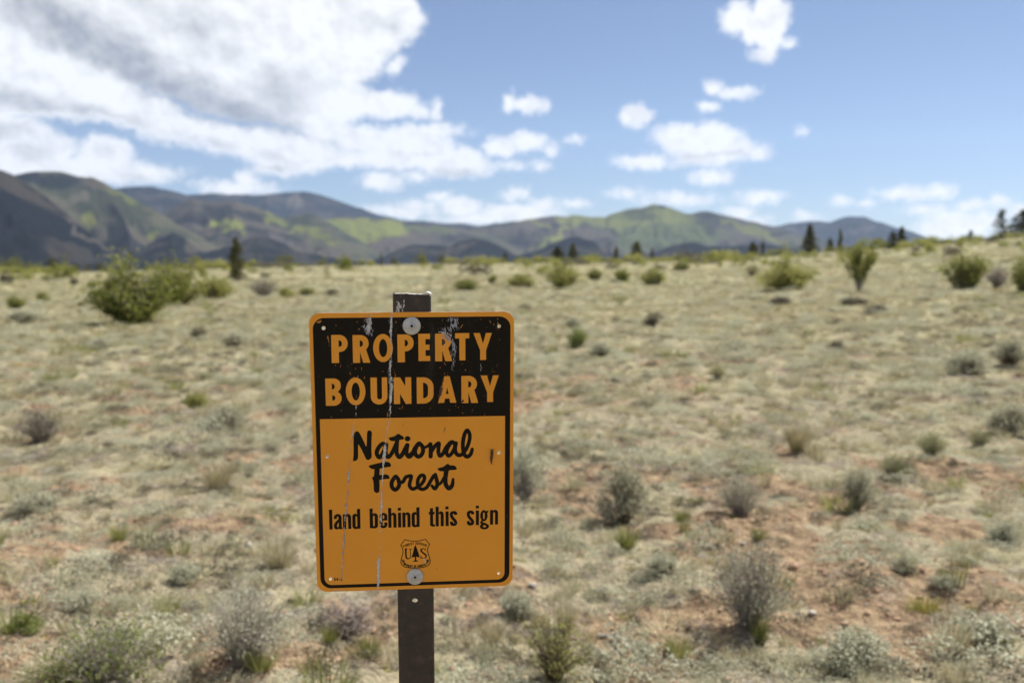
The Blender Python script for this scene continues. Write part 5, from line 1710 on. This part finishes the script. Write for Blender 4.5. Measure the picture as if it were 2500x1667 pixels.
# hammered burr on the top edge, worn bright
lip = Geo()
pts = [(loc2(x, y)[0], YP + .0013, loc2(x, y)[1] + .0003) for x, y in tp]
lip.tube(pts, np.full(len(pts), .00075) * r_.uniform(.8, 1.25, len(pts)), 6)
link('worn_lip', lip.mesh('worn_lip', M['bare'], True), post)
a, b = loc2(pr + .2, topR)
bur = Geo()
bur.tube([(a - .0070, YP + .001, b + .0004), (a - .0040, YP + .0006, b + .0022), (a - .0010, YP + .0003, b + .0026), (a + .0018, YP + .0006, b + .0012), (a + .0014, YP + .001, b - .0016)], [.0009, .0019, .0022, .0017, .0008], 8)
link('burr', bur.mesh('burr', M['bare'], True), post)


# droppings, powder, chips: small crusts laid over the print ------------------------
def crust(name, paths, mat, depth, parent, seed, step=.28, thr=.5, aniso=3.0, nscale=1.3, box=None):
    xs = np.arange(0 if box is None else box[0], PWM if box is None else box[1], step)
    ys = np.arange(0 if box is None else box[2], PHM if box is None else box[3], step)
    X, Y = np.meshgrid(xs, ys)
    cov = np.zeros(X.shape)
    for P, wd, st in paths:
        P = catmull(P, False, 4) if len(P) > 1 else P * 2
        wd = np.interp(np.linspace(0, 1, len(P)), np.linspace(0, 1, len(wd)), wd); st = np.interp(np.linspace(0, 1, len(P)), np.linspace(0, 1, len(st)), st)
        for i in range(len(P) - 1):
            sel = (Y > min(P[i][1], P[i + 1][1]) - 14) & (Y < max(P[i][1], P[i + 1][1]) + 14) & (np.abs(X - P[i][0]) < 22)
            if not sel.any(): continue
            d = d_seg(X[sel], Y[sel], P[i], P[i + 1], 0, 0)
            w = wd[i]
            cov[sel] = np.maximum(cov[sel], np.exp(-(d / w) ** 2) * st[i])
    n = fbm(X / nscale + seed, Y / nscale / aniso + seed, 4, .65)
    n2 = fbm(X / 9 + seed, Y / 14 + seed * 2, 2)
    on = (cov * (.35 + 1.1 * n2) > (.14 + 1.4 * (n - .22)))
    for (hx, hy), hr in holes:
        on &= np.hypot(X - hx, Y - hy) > hr + .3
    if parent is plate:
        on &= (X > .5) & (X < PWM - .5) & (Y > .5) & (Y < PHM - .5)
    I, J = np.nonzero(on)
    if not len(I): return
    # each crumb a little raised cell; neighbours share edges
    h = depth - .00012 - .0001 * n[I, J]
    hs = step / 2
    xc, yc = xs[J], ys[I]
    V = []
    for dx, dy in ((-hs, -hs), (hs, -hs), (hs, hs), (-hs, hs)):
        a = (xc + dx - pxm) / 1000; b = (yc + dy) / 1000 + LIFT
        V.append(np.stack([a, h, b], 1))
    V = np.stack(V, 1).reshape(-1, 3)
    Q = np.arange(len(V)).reshape(-1, 4)
    o = link(name, mesh_from(name, V, Q, mat), parent)
    o['kind'] = 'stuff'
    return o


main = z1([(945, 275), (938, 400), (934, 540), (946, 650), (928, 860), (945, 1020), (936, 1150), (930, 1320), (915, 1440), (895, 1540)]) + \
       z2([(690, 180), (680, 300), (672, 400), (660, 560), (655, 700), (652, 830), (645, 960), (642, 1110), (630, 1200), (632, 1330), (626, 1420)])
YC = YL - .00002
crust('bird_dropping', [
    (main, [2.0, 1.7, 1.5, 1.2, 1.7, 2.2, 1.9, 1.5, 1.3, .9, 1.8, 2.2, 1.4, .9, 1.9, 2.0, .8, .9, 2.3, 2.5, 1.0],
     [.7, .85, .8, .5, .8, .95, .9, .75, .8, .35, .8, .95, .75, .3, .8, .85, .25, .45, .95, .95, .3]),
    (z1([(725, 290), (712, 360), (700, 410), (705, 480)]), [1.0, 2.6, 3.6, 1.4], [.6, .8, .85, .5]),
    (z1([(585, 935), (572, 1000)]), [.7, .7], [.6, .4]), (z1([(570, 1150), (565, 1260), (565, 1370), (530, 1520)]), [.7, .8, .6, .6], [.8, .8, .5, .5]),
    (z2([(418, 50), (412, 140), (400, 160)]), [.8, 1.4, .9], [.5, .75, .4]), (z2([(385, 400), (380, 490), (366, 600), (360, 750), (345, 860)]), [.9, 1.1, .8, 1.0, .7], [.35, .65, .5, .6, .4]),
    (z2([(340, 1000), (330, 1180), (322, 1330)]), [1.0, .8, .8], [.5, .5, .6]),
    (z1([(1430, 480), (1500, 490), (1580, 520)]), [1.0, 1.6, 1.2], [.6, .8, .6]), (z1([(1490, 560), (1500, 610), (1540, 640)]), [1.6, 1.6, 1.0], [.6, .7, .6]),
    (z2([(1015, 1170), (1020, 1195)]), [1.6, 1.6], [.7, .7]), (z1([(190, 1035), (165, 1110)]), [.6, .5], [.5, .4]),
    (z2([(255, 1441), (350, 1441)]), [.8, .8], [.9, .9])], M['crust'], YC, plate, 3.3, nscale=.9, aniso=2.2)
crust('pale_residue', [
    (z1([(700, 330), (690, 420), (705, 500)]), [4.0, 7.0, 3.0], [.55, .72, .45]),
    (z1([(930, 340), (915, 450), (930, 560)]), [3.5, 4.0, 2.5], [.5, .52, .4]), (z1([(935, 800), (915, 900), (935, 1060), (915, 1330)]), [2.6, 3.2, 2.6, 2.4], [.5, .55, .5, .5]),
    (z1([(1560, 340), (1620, 390), (1540, 450), (1480, 480), (1600, 620), (1590, 760), (1600, 880)]), [6, 7.5, 6, 5, 4, 4, 2.6], [.55, .68, .6, .6, .6, .55, .4]),
    (z1([(1440, 380), (1440, 460)]), [2, 2], [.4, .4]), (z1([(1890, 830), (1885, 940)]), [2, 2], [.35, .35]), (z1([(2110, 500), (2120, 520)]), [3, 3], [.35, .35]),
    (z2([(420, 60), (400, 250), (380, 480), (360, 760), (340, 1050), (325, 1340)]), [2.2, 2.4, 2.6, 2.6, 2.4, 2.2], [.42, .5, .5, .46, .5, .46])], M['powder'], YC + .00001, plate, 8.1, nscale=1.0)
r2 = np.random.default_rng(12)
chips = [(z1([(x, y), (x + r2.uniform(-12, 12), y + r2.uniform(5, 28))]), [r2.uniform(.3, .6)] * 2, [r2.uniform(.45, .8)] * 2)
         for x, y in zip(r2.uniform(130, 2180, 80), r2.choice([350, 400, 470, 830, 880, 920, 1290, 1330], 80) + r2.uniform(-30, 40, 80))]
chips += [(z1([(150, 370), (185, 360)]), [1.4, 1.6], [.7, .7]), (z1([(262, 515), (280, 620)]), [.9, .7], [.9, .9]), (z1([(650, 345), (680, 350)]), [1.3, 1.2], [.7, .7]),
          (z1([(980, 900), (985, 950)]), [1.0, .8], [.8, .7]), (z1([(905, 1340), (900, 1370)]), [1.6, 1.6], [.7, .7]), (z1([(1700, 405), (1670, 445)]), [.6, .5], [.8, .8])]
crust('paint_chip', chips, M['chip'], YC + .00003, plate, 5.9, nscale=.8)
crust('dark_scab', [
    (z1([(1495, 990), (1475, 1060), (1462, 1130), (1445, 1185)]), [1.6, 2.0, 2.4, 1.6], [.7, .85, .95, .8]), (z1([(1720, 520), (1735, 660), (1762, 720)]), [1.0, .8, .8], [.45, .4, .5]),
    (z1([(1700, 1215), (1690, 1225)]), [1.5, 1.5], [.8, .8]), (z1([(1488, 560), (1492, 605)]), [1.4, 1.4], [.95, .95]), (z2([(1185, 80), (1175, 115)]), [.5, .6], [.7, .8]), (z2([(1432, 180), (1432, 182)]), [.6, .6], [.6, .6]),
    (z2([(830, 40), (850, 100)]), [.5, .4], [.5, .5]), (z2([(1120, 1240), (1118, 1265)]), [1.0, 1.0], [.5, .5]), (z2([(1575, 258), (1568, 300), (1570, 345), (1568, 385)]), [1.6, 2.2, 1.6, .9], [.6, .5, .4, .4])], M['scab'], YC - .00002, plate, 2.2, nscale=.9)
# powder on the post above the plate
crust('pale_residue', [(zmm([(880, 470), (940, 560), (900, 680)], 880, 690, 9.8), [2.5, 4.2, 4.5], [.5, .9, .95]), (zmm([(1050, 420), (1040, 560), (1000, 690)], 880, 690, 9.8), [.8, 1.0, 1.2], [.8, .8, .8])],
      M['crust'], YP - .00006, post, 7.4, nscale=.8, box=(pl + .5, pr - .5, PHM + .3, PHM + 22))
# the dried insect case stuck to the orange field
a, b = z2([(1572, 262)])[0]; c_, d_ = z2([(1568, 385)])[0]
A0, B0 = loc2(a, b); A1, B1 = loc2(c_, d_)
ins = Geo()
s = np.linspace(0, 1, 9)
ins.tube(np.stack([A0 + (A1 - A0) * s + .0004 * np.sin(s * 7), np.full(9, -.0014), B0 + (B1 - B0) * s], 1), np.array([.8, 1.6, 1.9, 1.5, 1.8, 1.5, 1.2, .8, .4]) * .001, 8)
for q in ((-.0036, .0014), (.0026, .0010), (-.0026, -.0040)):
    ins.tube([(A0, -.0012, B0 - .002), (A0 + q[0], -.0006, B0 - .001 + q[1])], [.0004, .0002], 4)
link('insect_case', ins.mesh('insect_case', M['scab'], True), plate)

# ------------------------------------------------------------------ air
HB = 13500.0
bx = bpy.data.meshes.new('haze')
zz0, zz1 = -112.0, 1650.0
vv = [(x, y, z) for z in (zz0, zz1) for y in (-HB, HB) for x in (-HB, HB)]
bx.from_pydata(vv, [], [(0, 2, 3, 1), (4, 5, 7, 6), (0, 1, 5, 4), (2, 6, 7, 3), (0, 4, 6, 2), (1, 3, 7, 5)])
hz = link('haze', bx, kind='stuff')
T = new_mat('clear_mountain_air')
pv = T.node('ShaderNodeVolumePrincipled')
pv.inputs['Color'].default_value = (0.55, 0.70, 1.0, 1)
pv.inputs['Density'].default_value = 2.7e-5
pv.inputs['Density Attribute'].default_value = ''
pv.inputs['Anisotropy'].default_value = 0.2
T.l.new(pv.outputs[0], T.out.inputs['Volume'])
bx.materials.append(T.mat)
T.mat.cycles.homogeneous_volume = True if hasattr(T.mat.cycles, 'homogeneous_volume') else False
